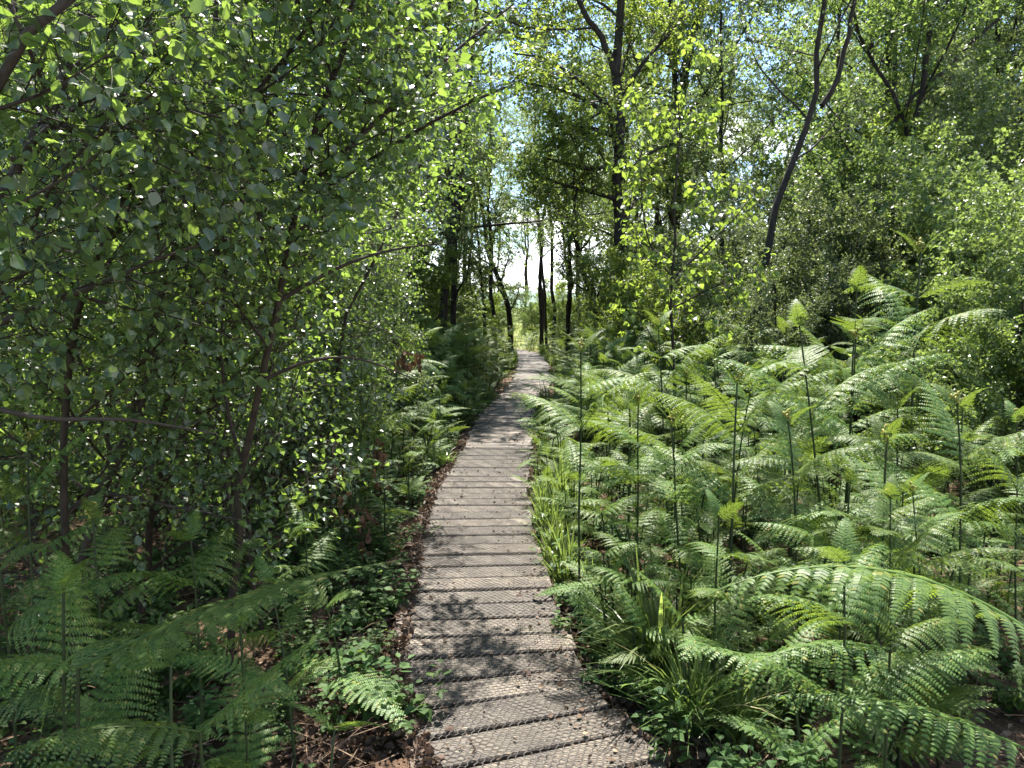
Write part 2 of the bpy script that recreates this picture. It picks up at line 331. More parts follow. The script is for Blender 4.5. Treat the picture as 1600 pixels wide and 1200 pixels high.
    c, t = path_s(A[..., 1].ravel() - 0); c = c.reshape(A.shape[0], 2, 2); t = t.reshape(c.shape); nn = np.stack([t[..., 1], -t[..., 0]], -1)
    j1, j2 = key(np.round(A, 3)); P2 = c + nn * (A[..., 0] + j1)[..., None] + t * j2[..., None]
    z = .0065 + .0018 * np.sin(A[..., 0] * 37 + A[..., 1] * 23)
    PT = np.concatenate([P2, z[..., None]], -1)
    keep = rng.random(len(PT)) < .97
    mb = MB(); tubes(mb, PT[keep], np.full((keep.sum(), 2), .0015), 3, 0); mb.build('wire_netting', M_wire, bw)
build_setting()

def gn_scatter(name, pts, meshes, rng, s0, s1, label, cat):
    """one object of kind stuff: its points carry instances of the source meshes"""
    src = bpy.data.collections.new(name + '_sources')
    for k, me in enumerate(meshes): src.objects.link(bpy.data.objects.new('%s_source_%d' % (name, k), me))
    P = np.array(pts, float); me = bpy.data.meshes.new(name); me.vertices.add(len(P)); me.vertices.foreach_set('co', P[:, :3].astype(np.float32).ravel())
    a = me.attributes.new('pick', 'INT', 'POINT'); a.data.foreach_set('value', P[:, 3].astype(np.int32))
    a = me.attributes.new('rot', 'FLOAT_VECTOR', 'POINT'); a.data.foreach_set('vector', np.stack([rng.normal(0, .1, len(P)), rng.normal(0, .1, len(P)), rng.uniform(0, 6.28, len(P))], -1).astype(np.float32).ravel())
    a = me.attributes.new('size', 'FLOAT', 'POINT'); a.data.foreach_set('value', rng.uniform(s0, s1, len(P)).astype(np.float32))
    o = link(name, me); tag(o, label, cat, kind='stuff')
    g = bpy.data.node_groups.new(name, 'GeometryNodeTree'); g.interface.new_socket('Geometry', in_out='INPUT', socket_type='NodeSocketGeometry'); g.interface.new_socket('Geometry', in_out='OUTPUT', socket_type='NodeSocketGeometry')
    gi = g.nodes.new('NodeGroupInput'); go = g.nodes.new('NodeGroupOutput'); ci = g.nodes.new('GeometryNodeCollectionInfo'); ip = g.nodes.new('GeometryNodeInstanceOnPoints')
    ci.inputs['Collection'].default_value = src; ci.inputs['Separate Children'].default_value = True; ci.inputs['Reset Children'].default_value = True; ip.inputs['Pick Instance'].default_value = True
    def na(nm, ty): n = g.nodes.new('GeometryNodeInputNamedAttribute'); n.data_type = ty; n.inputs['Name'].default_value = nm; return n.outputs[0]
    K = g.links; K.new(gi.outputs[0], ip.inputs['Points']); K.new(ci.outputs[0], ip.inputs['Instance']); K.new(na('pick', 'INT'), ip.inputs['Instance Index'])
    e2 = g.nodes.new('FunctionNodeEulerToRotation'); K.new(na('rot', 'FLOAT_VECTOR'), e2.inputs[0]); K.new(e2.outputs[0], ip.inputs['Rotation']); K.new(na('size', 'FLOAT'), ip.inputs['Scale'])
    K.new(ip.outputs[0], go.inputs[0]); md = o.modifiers.new('scatter', 'NODES'); md.node_group = g
    return o
# ------------------------------------------------------------------ trees
GA = 2.39996
def kids(rng, PTS, R, c, t0, t1, ang, asd, ln, prof, trop, wob, npts, rr, r_end=.3, rmin=.0012):
    M, n, _ = PTS.shape
    t = (np.arange(c)[None] + rng.random((M, c))) / c * (t1 - t0) + t0
    x = np.clip(t * (n - 1), 0, n - 1 - 1e-6); i0 = x.astype(int); f = (x - i0)[..., None]; ar = np.arange(M)[:, None]
    P = PTS[ar, i0] * (1 - f) + PTS[ar, i0 + 1] * f; T = nrm(PTS[ar, i0 + 1] - PTS[ar, i0]); Rp = R[ar, i0] * (1 - f[..., 0]) + R[ar, i0 + 1] * f[..., 0]
    ref = np.where(np.abs(T[..., 2:3]) > .9, np.array([1., 0, 0]), np.array([0., 0, 1])); A = nrm(np.cross(T, ref)); B = np.cross(T, A)
    az = GA * np.arange(c)[None] + rng.random((M, 1)) * 6.28 + rng.normal(0, .5, (M, c))
    an = np.radians(rng.normal(ang, asd, (M, c)))
    d = T * np.cos(an)[..., None] + (A * np.cos(az)[..., None] + B * np.sin(az)[..., None]) * np.sin(an)[..., None]
    Ls = ln * prof(t) * rng.uniform(.65, 1.25, (M, c))
    P = P.reshape(-1, 3); d = d.reshape(-1, 3); Ls = Ls.ravel(); r0 = np.maximum(np.minimum(Rp.ravel() * rr, Rp.ravel() * .9), rmin)
    out = np.empty((len(P), npts, 3)); out[:, 0] = P; st = Ls / (npts - 1)
    for k in range(1, npts):
        d = d + up_like(d) * trop / (npts - 1) + rng.normal(0, wob, d.shape); d = nrm(d); out[:, k] = out[:, k - 1] + d * st[:, None]
    RR = r0[:, None] * np.linspace(1, r_end, npts)[None]
    return out, np.maximum(RR, rmin * .6)
def leaf_nodes(rng, PTS, k, t0=.15):
    M, n, _ = PTS.shape; t = (np.arange(k)[None] + rng.random((M, k)) * .6 + .4) / k * (1 - t0) + t0
    x = np.clip(t * (n - 1), 0, n - 1 - 1e-6); i0 = x.astype(int); f = (x - i0)[..., None]; ar = np.arange(M)[:, None]
    P = PTS[ar, i0] * (1 - f) + PTS[ar, i0 + 1] * f; T = nrm(PTS[ar, i0 + 1] - PTS[ar, i0])
    return P.reshape(-1, 3), T.reshape(-1, 3)
def put_leaves(mb, rng, P, T, size, tpl, m, droop=.3, flat=1.0, spread=.8, cull=None, aspect=1.0, pet=.25):
    side = rng.normal(0, 1, P.shape); side = nrm(side - T * (side * T).sum(-1, keepdims=True))
    d = nrm(T * .5 + side * spread - up_like(P) * droop + rng.normal(0, .15, P.shape))
    n = nrm(up_like(P) * flat + rng.normal(0, .55, P.shape)); s = size * rng.uniform(.6, 1.2, len(P))
    P = P + d * (s * pet)[:, None]
    if cull is not None: k = cull(P); P, d, n, s = P[k], d[k], n[k], s[k]
    leaves(mb, P, d, n, s, tpl, m, aspect)

one = lambda t: 1 + 0 * t
crown_round = lambda t: .35 + 1.0 * np.sin(np.clip(t, 0, 1) * pi) ** .7
crown_cone = lambda t: np.clip(1.12 - .85 * t, .12, 1)
SPEC = dict(
 # near young birch: (count, t0, t1, angle, sd, length, profile, tropism, wobble, points, radius ratio)
 birch=dict(lv=[(20, .12, .98, 55, 10, 1.25, crown_cone, .25, .10, 8, .5), (9, .1, 1, 48, 12, .50, crown_cone, .05, .12, 5, .5), (7, .05, 1, 45, 12, .20, one, -.1, .12, 4, .6)], k=7, size=.034, tpl='near', leaf='birch', droop=.35, flat=.9),
 sparse=dict(lv=[(15, .3, .98, 48, 8, 1.0, crown_cone, .35, .07, 8, .45), (6, .15, 1, 45, 12, .36, crown_cone, .1, .1, 5, .5), (3, .1, 1, 45, 12, .13, one, -.1, .1, 4, .6)], k=5, size=.055, tpl='near', leaf='young', droop=.75, flat=.35),
 tall=dict(lv=[(17, .18, 1, 52, 12, 3.2, crown_round, .3, .12, 9, .42), (9, .15, 1, 48, 14, 1.15, crown_cone, .0, .13, 6, .45), (9, .1, 1, 50, 14, .55, one, -.55, .14, 5, .5)], k=29, size=.058, tpl='far', leaf='small', droop=.7, flat=.4),
 oak=dict(lv=[(7, .35, 1, 60, 12, 3.0, crown_round, .15, .16, 9, .42), (10, .15, 1, 50, 14, 1.3, crown_cone, .1, .18, 6, .45), (9, .1, 1, 50, 14, .5, one, .1, .16, 4, .5)], k=20, size=.072, tpl='far', leaf='oak', droop=.1, flat=1.4),
 rowan=dict(lv=[(11, .15, 1, 50, 10, 2.4, crown_round, .35, .10, 9, .45), (9, .15, 1, 45, 12, .95, crown_cone, .1, .12, 6, .45), (9, .1, 1, 50, 14, .40, one, .0, .12, 4, .5)], k=22, size=.062, tpl='far', leaf='rowan', droop=.25, flat=1.1),
 shrub=dict(lv=[(12, .05, 1, 42, 10, 1.3, one, .35, .10, 7, .5), (9, .15, 1, 45, 12, .6, crown_cone, .15, .12, 5, .5), (8, .1, 1, 45, 14, .25, one, .1, .12, 4, .5)], k=16, size=.042, tpl='mid', leaf='sallow', droop=.05, flat=.7),
)
LM = dict(birch=M_birch, young=M_young, small=M_small, oak=M_oak, rowan=M_rowan, sallow=M_sallow, bush=M_bush)
def make_tree(name, spec, stems, radii, seed, bark=M_bark, cull=None, over=None, limbs=(), base=(0, 0, 0), root=None):
    """stems: polylines in world units (first point of the first = base)."""
    rng = np.random.default_rng(seed); S = dict(SPEC[spec]);
    if over: S.update(over)
    base = np.asarray(base, float); tr = MB(); n0 = 14
    P0 = np.stack([resample(np.asarray(s, float), n0) for s in stems]); R0 = np.stack([np.linspace(r[0], r[1], n0) for r in radii])
    P0[:, 1:-1] += rng.normal(0, .012, P0[:, 1:-1].shape) * np.linalg.norm(P0[:, -1] - P0[:, 0], axis=-1)[:, None, None] * .35
    tubes(tr, P0 - base, R0, 9)
    lv = S['lv']; prev, pr = P0, R0; br = MB(); tw = []
    for q, l in enumerate(lv):
        c, t0, t1, ang, asd, ln, prof, trop, wob, npts, rr = l
        if q == 0 and len(stems) > 1: c = max(4, int(c * 1.2 / len(stems) ** .7))
        nx, nr = kids(rng, prev, pr, c, t0, t1, ang, asd, ln * S.get('scale', 1), prof, trop, wob, npts, rr)
        if q == 0 and len(limbs):
            el = np.stack([resample(l_, npts) for l_ in limbs]); er = np.stack([np.linspace(r_, r_ * .3, npts) for r_ in S['limb_r']])
            nx = np.concatenate([nx, el]); nr = np.concatenate([nr, er])
        if q == 0 and cull is not None: kk = cull(nx).mean(1) > .75; kk[len(kk) - len(limbs):] = True; nx, nr = nx[kk], nr[kk]
        if q == 0: tubes(tr, nx - base, nr, 6)
        else: tw.append((nx, nr, 4 if q == 1 else 3))
        if q == 0 and cull is not None: pass
        prev, pr = nx, nr
    P, T = leaf_nodes(rng, prev, S['k'])
    for nx, nr, sd_ in tw:
        if cull is not None: k = cull(nx).all(1); nx, nr = nx[k], nr[k]
        tubes(br, nx - base, nr, sd_, 0)
    lf = MB(); nb = len(P)
    c2 = None if cull is None else (lambda q: cull(q + base))
    put_leaves(lf, rng, P - base, T, S['size'], S['tpl'], 0, S['droop'], S['flat'], cull=c2)
    if root is None: root = link(name, None, None, tuple(base))
    tr.build('trunk', bark, root); br.build('twigs', M_twig, root); lf.build('crown', LM[S['leaf']], root)
    return root
def gp(px, Y): x = (px - 800) / FPX * Y; return np.array([x, Y, float(ground_z(x, Y)) - .02])
def pp(*a): return [at(x, y, Y) for x, y, Y in a]
cam_clear = lambda P: (np.linalg.norm(P - np.array([0, 0, CAMZ]), axis=-1) > .85)
def thicket_clear(P):
    """keeps twigs out of the walked corridor above the planks"""
    x, y, z = P[..., 0], P[..., 1], P[..., 2]
    lim = np.interp(z, [0, .8, 1.6, 1.9, 2.3, 2.7, 3.3], [-.95, -.80, -.70, -.45, -.10, .15, .3])
    return cam_clear(P) & ((y > 2.7) | (z > 1.55 - .10 * y)) & ((y > 1.5) | (x < -.35 - .25 * y)) & ((x < path_x(y) + lim + .12 * np.sin(y * 3 + z * 2)) | (y > 14))

def build_left_thicket():
    def T(label, stems, radii, seed, over=None, limbs=(), name='young_birch'):
        base = stems[0][0]
        r = make_tree(name, 'birch', stems, radii, seed, M_twig if radii[0][0] < .02 else M_barkb, thicket_clear, over, limbs, base)
        return tag(r, label, 'tree', 'young birches of the left thicket')
    b = gp(330, 3.0)
    T('young birch with straight dark stem rising out of the left thicket nearest the boardwalk',
      [[b] + pp((385, 655, 2.8), (420, 530, 2.7), (455, 400, 2.65), (490, 262, 2.6), (516, 150, 2.6), (545, 20, 2.6), (575, -160, 2.6))], [(.017, .008)], 11,
      dict(k=5, scale=.85, limb_r=[.013, .012, .010, .009]), [pp((385, 345, 3.0), (435, 322, 2.95), (500, 300, 2.9), (570, 257, 2.85), (650, 202, 2.8), (740, 155, 2.8), (800, 132, 2.8)),
       pp((484, 288, 2.6), (560, 215, 2.7), (620, 160, 2.8), (700, 88, 2.9), (800, 8, 3.0)), pp((436, 470, 2.7), (520, 420, 2.8), (600, 390, 2.9), (690, 380, 3.0)), pp((400, 600, 2.75), (480, 560, 2.8), (560, 555, 2.9), (640, 590, 3.0))])
    b = gp(-170, 2.6)
    T('leaning grey birch stem crossing the far left edge of the thicket',
      [[b] + pp((-90, 600, 2.1), (0, 275, 1.9), (50, 212, 1.9), (78, 150, 1.95), (118, 80, 2.0), (158, 25, 2.0), (230, -120, 2.1))], [(.024, .010)], 12,
      dict(k=4, limb_r=[.010, .009, .009, .008]), [pp((0, 505, 2.0), (70, 468, 2.0), (150, 452, 2.0), (240, 402, 2.0), (330, 380, 2.0)), pp((20, 250, 1.9), (150, 135, 1.8), (250, 160, 1.7), (350, 185, 1.7)),
       pp((60, 200, 1.9), (140, 198, 1.8), (230, 200, 1.8), (290, 210, 1.8)), pp((0, 640, 2.0), (80, 660, 2.0), (180, 650, 2.1), (340, 678, 2.2))])
    b = gp(-260, 1.9)
    T('thick dark birch branch sloping over the top left corner',
      [[b] + pp((-160, 400, 1.5), (-60, 180, 1.4), (0, 102, 1.4), (52, 60, 1.4), (100, 20, 1.4), (180, -60, 1.4))], [(.020, .008)], 13, dict(k=2, scale=.6))
    b = gp(110, 3.3)
    T('brown birch stem leaning right low in the left thicket above the bracken',
      [[b] + pp((135, 812, 3.1), (165, 735, 3.0), (203, 670, 3.0), (250, 560, 3.0), (262, 430, 3.0), (300, 250, 3.0), (340, 60, 3.0), (350, -100, 3))], [(.022, .008)], 14, dict(k=5))
    b = gp(200, 3.5)
    T('slim dark birch stem slanting up through the middle of the left thicket', [[b] + pp((250, 620, 3.1), (300, 480, 3.0), (350, 378, 3.0), (398, 262, 3.0), (440, 120, 3.0), (470, -40, 3.0))], [(.018, .007)], 15, dict(k=4))
    b = gp(500, 5.2)
    T('pale green stemmed birch slanting right near the boardwalk side of the thicket', [[b] + pp((530, 510, 4.9), (557, 460, 4.8), (600, 380, 4.8), (640, 300, 4.8), (690, 150, 4.8))], [(.016, .006)], 16, dict(k=5, scale=.8))
    b = gp(80, 2.9)
    T('forked dark birch stem rising through the upper left of the thicket', [[b] + pp((100, 520, 2.7), (160, 370, 2.6), (200, 270, 2.6), (245, 160, 2.6), (300, 40, 2.6), (340, -120, 2.6)), pp((160, 370, 2.6), (260, 300, 2.5), (380, 180, 2.5), (480, 40, 2.5), (560, -60, 2.5))], [(.017, .007), (.012, .005)], 17, dict(k=4, scale=.8))
    spots = [(-3.3, 3.3, 4.6), (-2.1, 4.8, 4.4), (-3.6, 5.4, 5.2), (-1.75, 6.6, 4.0), (-2.9, 7.3, 5.0), (-1.55, 8.3, 3.6), (-4.6, 7.8, 5.6), (-2.5, 9.4, 4.6), (-5.2, 4.4, 5.2), (-3.8, 10.2, 5.4), (-2.9, 2.75, 2.4)]
    LB = ['young birch at the outer left of the thicket, crown filling the upper left', 'slender birch behind the straight stemmed birch, left of the boardwalk', 'birch deep in the left thicket with dark bare lower stems',
          'low leafy birch leaning to the boardwalk above the left bracken', 'mid depth birch in the thicket behind the low leaning birch', 'small birch near the far end of the thicket beside the left bracken strip',
          'tall birch at the back of the left thicket against the meadow', 'birch at the far end of the thicket, below the tall dark trees', 'birch at the left frame edge with the meadow behind it', 'rearmost birch of the left thicket before the dark trunks', 'short bushy birch above the shaded foreground bracken']
    rngp = np.random.default_rng(3)
    for k, (x, y, h) in enumerate(spots):
        b = np.array([x, y, float(ground_z(x, y)) - .02]); ns = 1 + (k % 3 == 0) + 1
        st = []
        for q in range(ns):
            e = b + np.array([rngp.uniform(-.9, .9), rngp.uniform(-.6, .6), h * (1 - .2 * q)]); mid = b * .5 + e * .5 + np.array([rngp.uniform(-.2, .2), 0, 0])
            st.append([b + np.array([q * .05, 0, 0]), mid, e])
        T(LB[k], st, [(.022 - .004 * q, .006) for q in range(ns)], 30 + k, dict(size=.032, tpl='near' if y < 4.5 else 'mid', scale=1.1, k=7))
build_left_thicket()
def build_poles():
    rng = np.random.default_rng(44); var = []
    for k in range(4):
        h = 2.3 + .3 * k; st = [[(0, 0, -.05), (rng.normal(0, .12), rng.normal(0, .12), h * .5), (rng.normal(0, .35), rng.normal(0, .35), h)]]
        if k % 2: st.append([(.03, 0, -.05), (rng.normal(0, .2), .1, h * .4), (rng.normal(0, .6), .2, h * .8)])
        var.append(make_tree('thin_birch', 'birch', st, [(.011, .004)] * len(st), 400 + k, M_twig, over=dict(size=.036, tpl='mid', k=3, scale=.7)))
    n = 0
    while n < 30:
        y = rng.uniform(3.2, 9); x = path_x(y) - rng.uniform(.95, 4.2) 
        b = np.array([x, y, float(ground_z(x, y))]); u = float(project(b)[0])
        if u < -60: continue
        kw = dict(label='bare birch pole ' + ('at the foot of the thicket' if y < 5 else 'deep in the thicket'), cat='tree', group='thin birch poles inside the left thicket')
        if n < 4: o = var[n]; o.location = b; tag(o, **kw)
        else: copy_thing(var[n % 4], b, rng.uniform(0, 6.28), rng.uniform(.8, 1.15), (rng.normal(0, .12), rng.normal(0, .15)), **kw)
        n += 1
build_poles()

def build_trees():
    # oak with the long left limbs
    Y = 14.0; b = gp(975, Y)
    r = make_tree('oak_tree', 'oak', [[b] + pp((972, 470, Y), (968, 300, Y), (966, 215, Y), (964, 120, Y), (972, 40, Y), (978, -120, Y)), pp((964, 120, Y), (945, 66, Y), (905, 8, Y), (880, -80, Y))], [(.135, .06), (.065, .035)], 51, M_bark,
        over=dict(limb_r=[.055, .06, .05, .06, .045, .04]), limbs=[pp((966, 215, Y), (945, 207, Y - .5), (915, 197, Y - 1), (868, 197, Y - 1.4)), pp((966, 250, Y), (930, 268, Y - .3), (895, 258, Y - .8), (855, 248, Y - 1)),
        pp((966, 312, Y), (915, 297, Y - .3), (880, 290, Y - .5), (830, 268, Y - .6)), pp((965, 190, Y), (925, 160, Y + .3), (880, 140, Y + .5), (820, 130, Y + .5)), pp((970, 150, Y), (1010, 90, Y), (1050, 50, Y), (1080, 0, Y)), pp((970, 280, Y), (1010, 240, Y + .8), (1060, 220, Y + 1.5), (1120, 215, Y + 2))], base=b)
    tag(r, 'tall dark oak right of the boardwalk with long limbs reaching left over it', 'tree')
    Y = 8.9; b = gp(1165, Y)
    r = make_tree('leaning_birch', 'tall', [[b] + pp((1195, 360, Y), (1225, 290, Y), (1262, 212, Y), (1287, 160, Y), (1276, 100, Y), (1263, 62, Y), (1290, 0, Y), (1300, -120, Y)), pp((1284, 165, Y), (1310, 130, Y), (1322, 60, Y), (1338, 0, Y), (1350, -140, Y))], [(.056, .022), (.034, .016)], 52, M_bark,
        over=dict(k=7, lv=[(9, .5, 1, 55, 12, 1.5, one, .3, .12, 9, .4), (8, .15, 1, 48, 14, .9, crown_cone, .0, .13, 6, .45), (7, .1, 1, 50, 14, .4, one, -.4, .14, 5, .5)]), base=b)
    tag(r, 'dark birch trunk leaning steeply to the right and forking against the sky', 'tree')
    Y = 11.0; b = gp(1385, Y)
    r = make_tree('rowan_tree', 'rowan', [[b] + pp((1392, 340, Y), (1412, 240, Y), (1440, 150, Y), (1465, 40, Y), (1480, -100, Y)), [gp(1400, Y)] + pp((1420, 330, Y), (1420, 200, Y), (1360, 100, Y), (1330, 0, Y)), [gp(1378, Y)] + pp((1375, 300, Y), (1382, 180, Y), (1500, 90, Y), (1560, 30, Y))], [(.07, .03), (.05, .02), (.05, .02)], 53, M_bark, base=b)
    tag(r, 'broad rowan with several dark stems filling the upper right', 'tree')
    Y = 18.0; b = gp(1050, Y)
    r = make_tree('birch_tree', 'tall', [[b] + pp((1056, 380, Y), (1060, 200, Y), (1085, 60, Y), (1098, -20, Y), (1110, -200, Y)), pp((1060, 220, Y), (1050, 60, Y), (1040, -80, Y))], [(.15, .06), (.08, .04)], 54, M_bark, base=b)
    tag(r, 'tall grey green birch behind the yellow leaved sapling', 'tree')
    # sapling with yellow-green leaves
    Y = 6.2; b = gp(1050, Y)
    r = make_tree('birch_sapling', 'sparse', [[b] + pp((1054, 440, Y), (1057, 330, Y), (1056, 200, Y), (1060, 110, Y))], [(.020, .004)], 55, M_twig,
        over=dict(limb_r=[.009, .008, .008]), limbs=[pp((1054, 436, Y), (1020, 400, Y - .1), (1005, 350, Y - .2), (1000, 250, Y - .2)), pp((1055, 430, Y), (1100, 390, Y - .1), (1150, 340, Y - .2), (1180, 300, Y - .3)), pp((1054, 480, Y), (1110, 450, Y - .3), (1160, 430, Y - .5), (1195, 420, Y - .6))], base=b)
    tag(r, 'slender birch sapling with sunlit yellow green leaves in front of the oak', 'tree')
    # variants for the wood
    rng = np.random.default_rng(9); var = []
    for k in range(4):
        h = [11, 12, 9.5, 12][k]; st = [[(0, 0, -.05), (rng.normal(0, .2), rng.normal(0, .2), h * .5), (rng.normal(0, .5), rng.normal(0, .5), h)]]; rr = [(.10, .035)]
        if k % 2: st.append([(.2, .1, -.05), (.6, .3, h * .4), (1.1, .2, h * .85)]); rr.append((.075, .03))
        var.append(make_tree('birch_tree', 'tall', st, rr, 60 + k, M_bark if k < 2 else M_barkb, over=dict(lv=[(20 if k < 2 else 15, [.10, .16, .22, .14][k], 1, 52, 12, 2.9, crown_round, .3, .12, 9, .42), (9, .15, 1, 48, 14, 1.1, crown_cone, .0, .13, 6, .45), (9, .1, 1, 50, 14, .55, one, -.5, .14, 5, .5)])))
    st = [[(0, 0, -.05), (.1, .1, 5), (-.3, .3, 10.5)], [(.35, .1, -.05), (.5, .3, 4), (1.3, .2, 9.5)]]
    var.append(make_tree('slim_tree', 'tall', st, [(.085, .03), (.065, .03)], 66, M_bark, over=dict(k=12, lv=[(12, .36, 1, 50, 12, 2.2, crown_round, .3, .12, 9, .42), (8, .15, 1, 48, 14, .9, crown_cone, .0, .13, 6, .45), (8, .1, 1, 50, 14, .45, one, -.3, .14, 5, .5)])))
    # (px, depth, variant, scale, rz, label, group)
    L_ = 'birches of the left wood behind the thicket'; R_ = 'trees of the right wood behind the rowan'; F_ = 'slim trees at the end of the boardwalk'
    lst = [(690, 16, 1, 1.0, .4, 'dark twin trunked birch at the left of the boardwalk bend', None), (655, 18, 0, 1.0, 2.1, 'dark trunked birch just left of the twin trunked one', None),
           (462, 19, 0, 1.1, 1.3, 'birch whose dark trunk shows above the middle of the thicket', None), (560, 20, 1, 1.05, 3.3, None, L_), (330, 19, 3, 1.1, .9, None, L_), (200, 14, 0, 1, 4.0, None, L_), (60, 13, 1, .95, 5, None, L_),
           (430, 24, 2, 1.1, 2, None, L_), (250, 22, 3, 1.1, 0, None, L_), (80, 20, 0, 1.1, 1, None, L_), (-60, 16, 3, 1.1, 2.5, None, L_), (620, 28, 0, 1.1, 5.2, None, L_), (735, 34, 4, .9, 3.9, None, L_), 
           (845, 27, 4, .95, 1.0, 'slim trunk standing closest to the bend of the boardwalk', None), (866, 30, 4, 1.0, 2.2, 'twin slim trunks just right of the bend of the boardwalk', None),
           (905, 26, 4, .9, 2.9, 'bushy slim tree between the bend and the tall oak', None), (945, 30, 1, .9, .2, None, F_), (985, 24, 2, .9, 1.6, None, F_), (820, 42, 4, .9, 4.4, None, F_), (900, 44, 4, 1, 5.4, None, F_), (780, 46, 4, .95, 3.4, None, F_),
           (1110, 24, 0, .8, .7, None, R_), (1330, 18, 3, 1.0, 3.3, None, R_), (1280, 26, 2, .8, 4.6, None, R_), (1500, 16, 0, 1.0, 5.9, None, R_), (1600, 14, 1, 1.0, 2.7, None, R_), (1420, 22, 1, 1.1, 1.2, None, R_), (1560, 22, 2, 1.1, .3, None, R_), (1700, 17, 3, 1.1, 3.0, None, R_), (1040, 27, 3, 1, .9, None, R_), (1300, 30, 0, 1.2, 5.1, None, R_), (1480, 28, 2, 1.2, 4.1, None, R_), (1650, 26, 0, 1.2, 2.1, None, R_), (1190, 21, 2, .78, 3.1, None, R_), (772, 23, 4, .85, 2.2, None, F_), (888, 22, 4, .8, 4.2, None, F_), (1125, 17, 0, .72, 1.4, None, R_), (1015, 20, 2, .85, 2.6, None, R_), (1370, 15, 1, .85, 4.0, None, R_), (645, 18.5, 0, .95, 3.0, 'weeping birch whose fine crown hangs over the left of the boardwalk', None), (728, 25, 4, 1, 1.1, None, L_), (520, 16, 3, 1, .1, None, L_), (140, 28, 1, 1.2, 3.1, None, L_), (500, 32, 0, 1.2, 2.7, None, L_), (330, 34, 1, 1.2, 1.7, None, L_), (1150, 36, 2, 1.1, .5, None, R_), (1000, 38, 4, 1, 3.5, None, F_), (700, 42, 4, 1, 5.5, None, F_)]
    GL = {L_: 'pale birch in the wood behind the thicket', R_: 'grey green tree behind the leaning birch and rowan', F_: 'slim backlit tree beyond the boardwalk end'}
    used = set()
    for px, Yd, v, s, rz, lab, grp in lst:
        b = gp(px, Yd)
        kw = dict(label=lab or GL[grp], cat='tree', group=grp)
        if v not in used:
            used.add(v); o = var[v]; o.location = b; o.rotation_euler = (0, 0, rz); o.scale = (s,) * 3; tag(o, **kw)
        else: copy_thing(var[v], b, rz, s, **kw)
    # leaning thin trunks at the bend
    for pts, Yd, lab, sd_ in [([(798, 495), (790, 455), (768, 415), (755, 350), (748, 300), (735, 200)], 24, 'curved leaning trunk left of the slim trunks at the boardwalk bend', 71),
                         ([(932, 482), (910, 420), (900, 370), (880, 325), (862, 300), (850, 250)], 21, 'thin bare trunk leaning left beneath the oak limbs', 72)]:
        b = at(pts[0][0], pts[0][1], Yd); b = np.array([b[0], Yd, float(ground_z(b[0], Yd)) - .02])
        r = make_tree('leaning_tree', 'tall', [[b] + [at(x, y, Yd) for x, y in pts]], [(.10, .04)], sd_, M_bark, over=dict(scale=.5, k=9), base=b); tag(r, lab, 'tree')
    # shrubs
    sv = []
    for k in range(4):
        st = []; rr = []
        for q in range(6):
            a = q * 1.05 + rng.uniform(0, 1); rad = rng.uniform(.4, 1.0); h = rng.uniform(1.9, 3.0)
            st.append([(.1 * cos(a), .1 * sin(a), -.03), (rad * .5 * cos(a), rad * .5 * sin(a), h * .5), (rad * cos(a), rad * sin(a), h)]); rr.append((.025, .007))
        sv.append(make_tree('sallow_bush', 'shrub', st, rr, 80 + k, M_twig, over=dict(leaf=['sallow', 'sallow', 'bush', 'oak'][k], size=[.040, .044, .052, .06][k], tpl='mid')))
    S1 = 'dense sallow bushes behind the right bracken'; S2 = 'bushes along the foot of the left wood'; S3 = 'low bushes beyond the end of the boardwalk'
    sh = [(1230, 9.8, 0, .84, 0, 'grey green sallow bush directly below the leaning birch trunk', None), (1330, 9.6, 1, .88, 1, 'widest grey green sallow bush in the middle of the right side', None), (1430, 10.2, 0, .92, 2, 'grey green sallow bush left of the bright leaved hedge', None), (1195, 8.3, 0, .58, 4.4, 'small sallow bush hiding the foot of the leaning birch', None), (1150, 11, 1, 1.0, 3, 'sallow bush in shade behind the yellow leaved sapling', None),
          (1600, 7.4, 2, .98, .5, 'bright yellow green bush at the right frame edge', None), (1730, 5.8, 2, .7, 2.5, 'nearest bright leaved bush cut by the right frame edge', None), (1600, 5.7, 2, .70, 1.9, 'bright leaved bush low at the right edge behind the arching bracken', None), (1690, 4.7, 2, .62, 3.3, 'low yellow green bush touching the right frame edge', None), (1560, 9.0, 2, 1.05, 4.2, 'yellow green bush behind the bright bush at the right edge', None),
          (1080, 9.5, 3, .62, 1.1, 'low leafy bush at the foot of the yellow leaved sapling', None), (1000, 13, 3, .75, 2.2, 'low bush at the foot of the tall oak', None), (1660, 9, 1, 1.3, .4, None, S1), (1250, 13, 1, 1.2, 5, None, S1), (1390, 13, 3, 1.3, 1.4, None, S1), (1500, 12.5, 0, 1.3, 3.9, None, S1), (1600, 12, 0, 1.4, .2, None, S1),
          (600, 14, 3, .9, 1, None, S2), (640, 20, 1, 1.0, 2, None, S2), (540, 17, 0, 1.2, 3, None, S2), (700, 24, 3, .9, 0, None, S2), (440, 18, 1, 1.3, 4, None, S2), (320, 17, 3, 1.3, 5, None, S2), (180, 16, 0, 1.3, 1.6, None, S2), (30, 15, 1, 1.3, 2.7, None, S2),
          (745, 32, 3, .8, 1, None, S3), (835, 33, 2, .65, 2, None, S3), (880, 31, 3, .8, 3, None, S3), (940, 29, 1, .9, 4, None, S3), (780, 36, 2, .8, 5, None, S3), (990, 22, 3, .9, 5, None, S3), (1050, 20, 0, 1, 2, None, S3), (900, 24, 2, .5, 1, None, S3)]
    GS = {S1: 'dense grey green bush behind the right bracken bed', S2: 'leafy bush at the foot of the left wood', S3: 'low sunlit bush beyond the end of the boardwalk'}
    used = set()
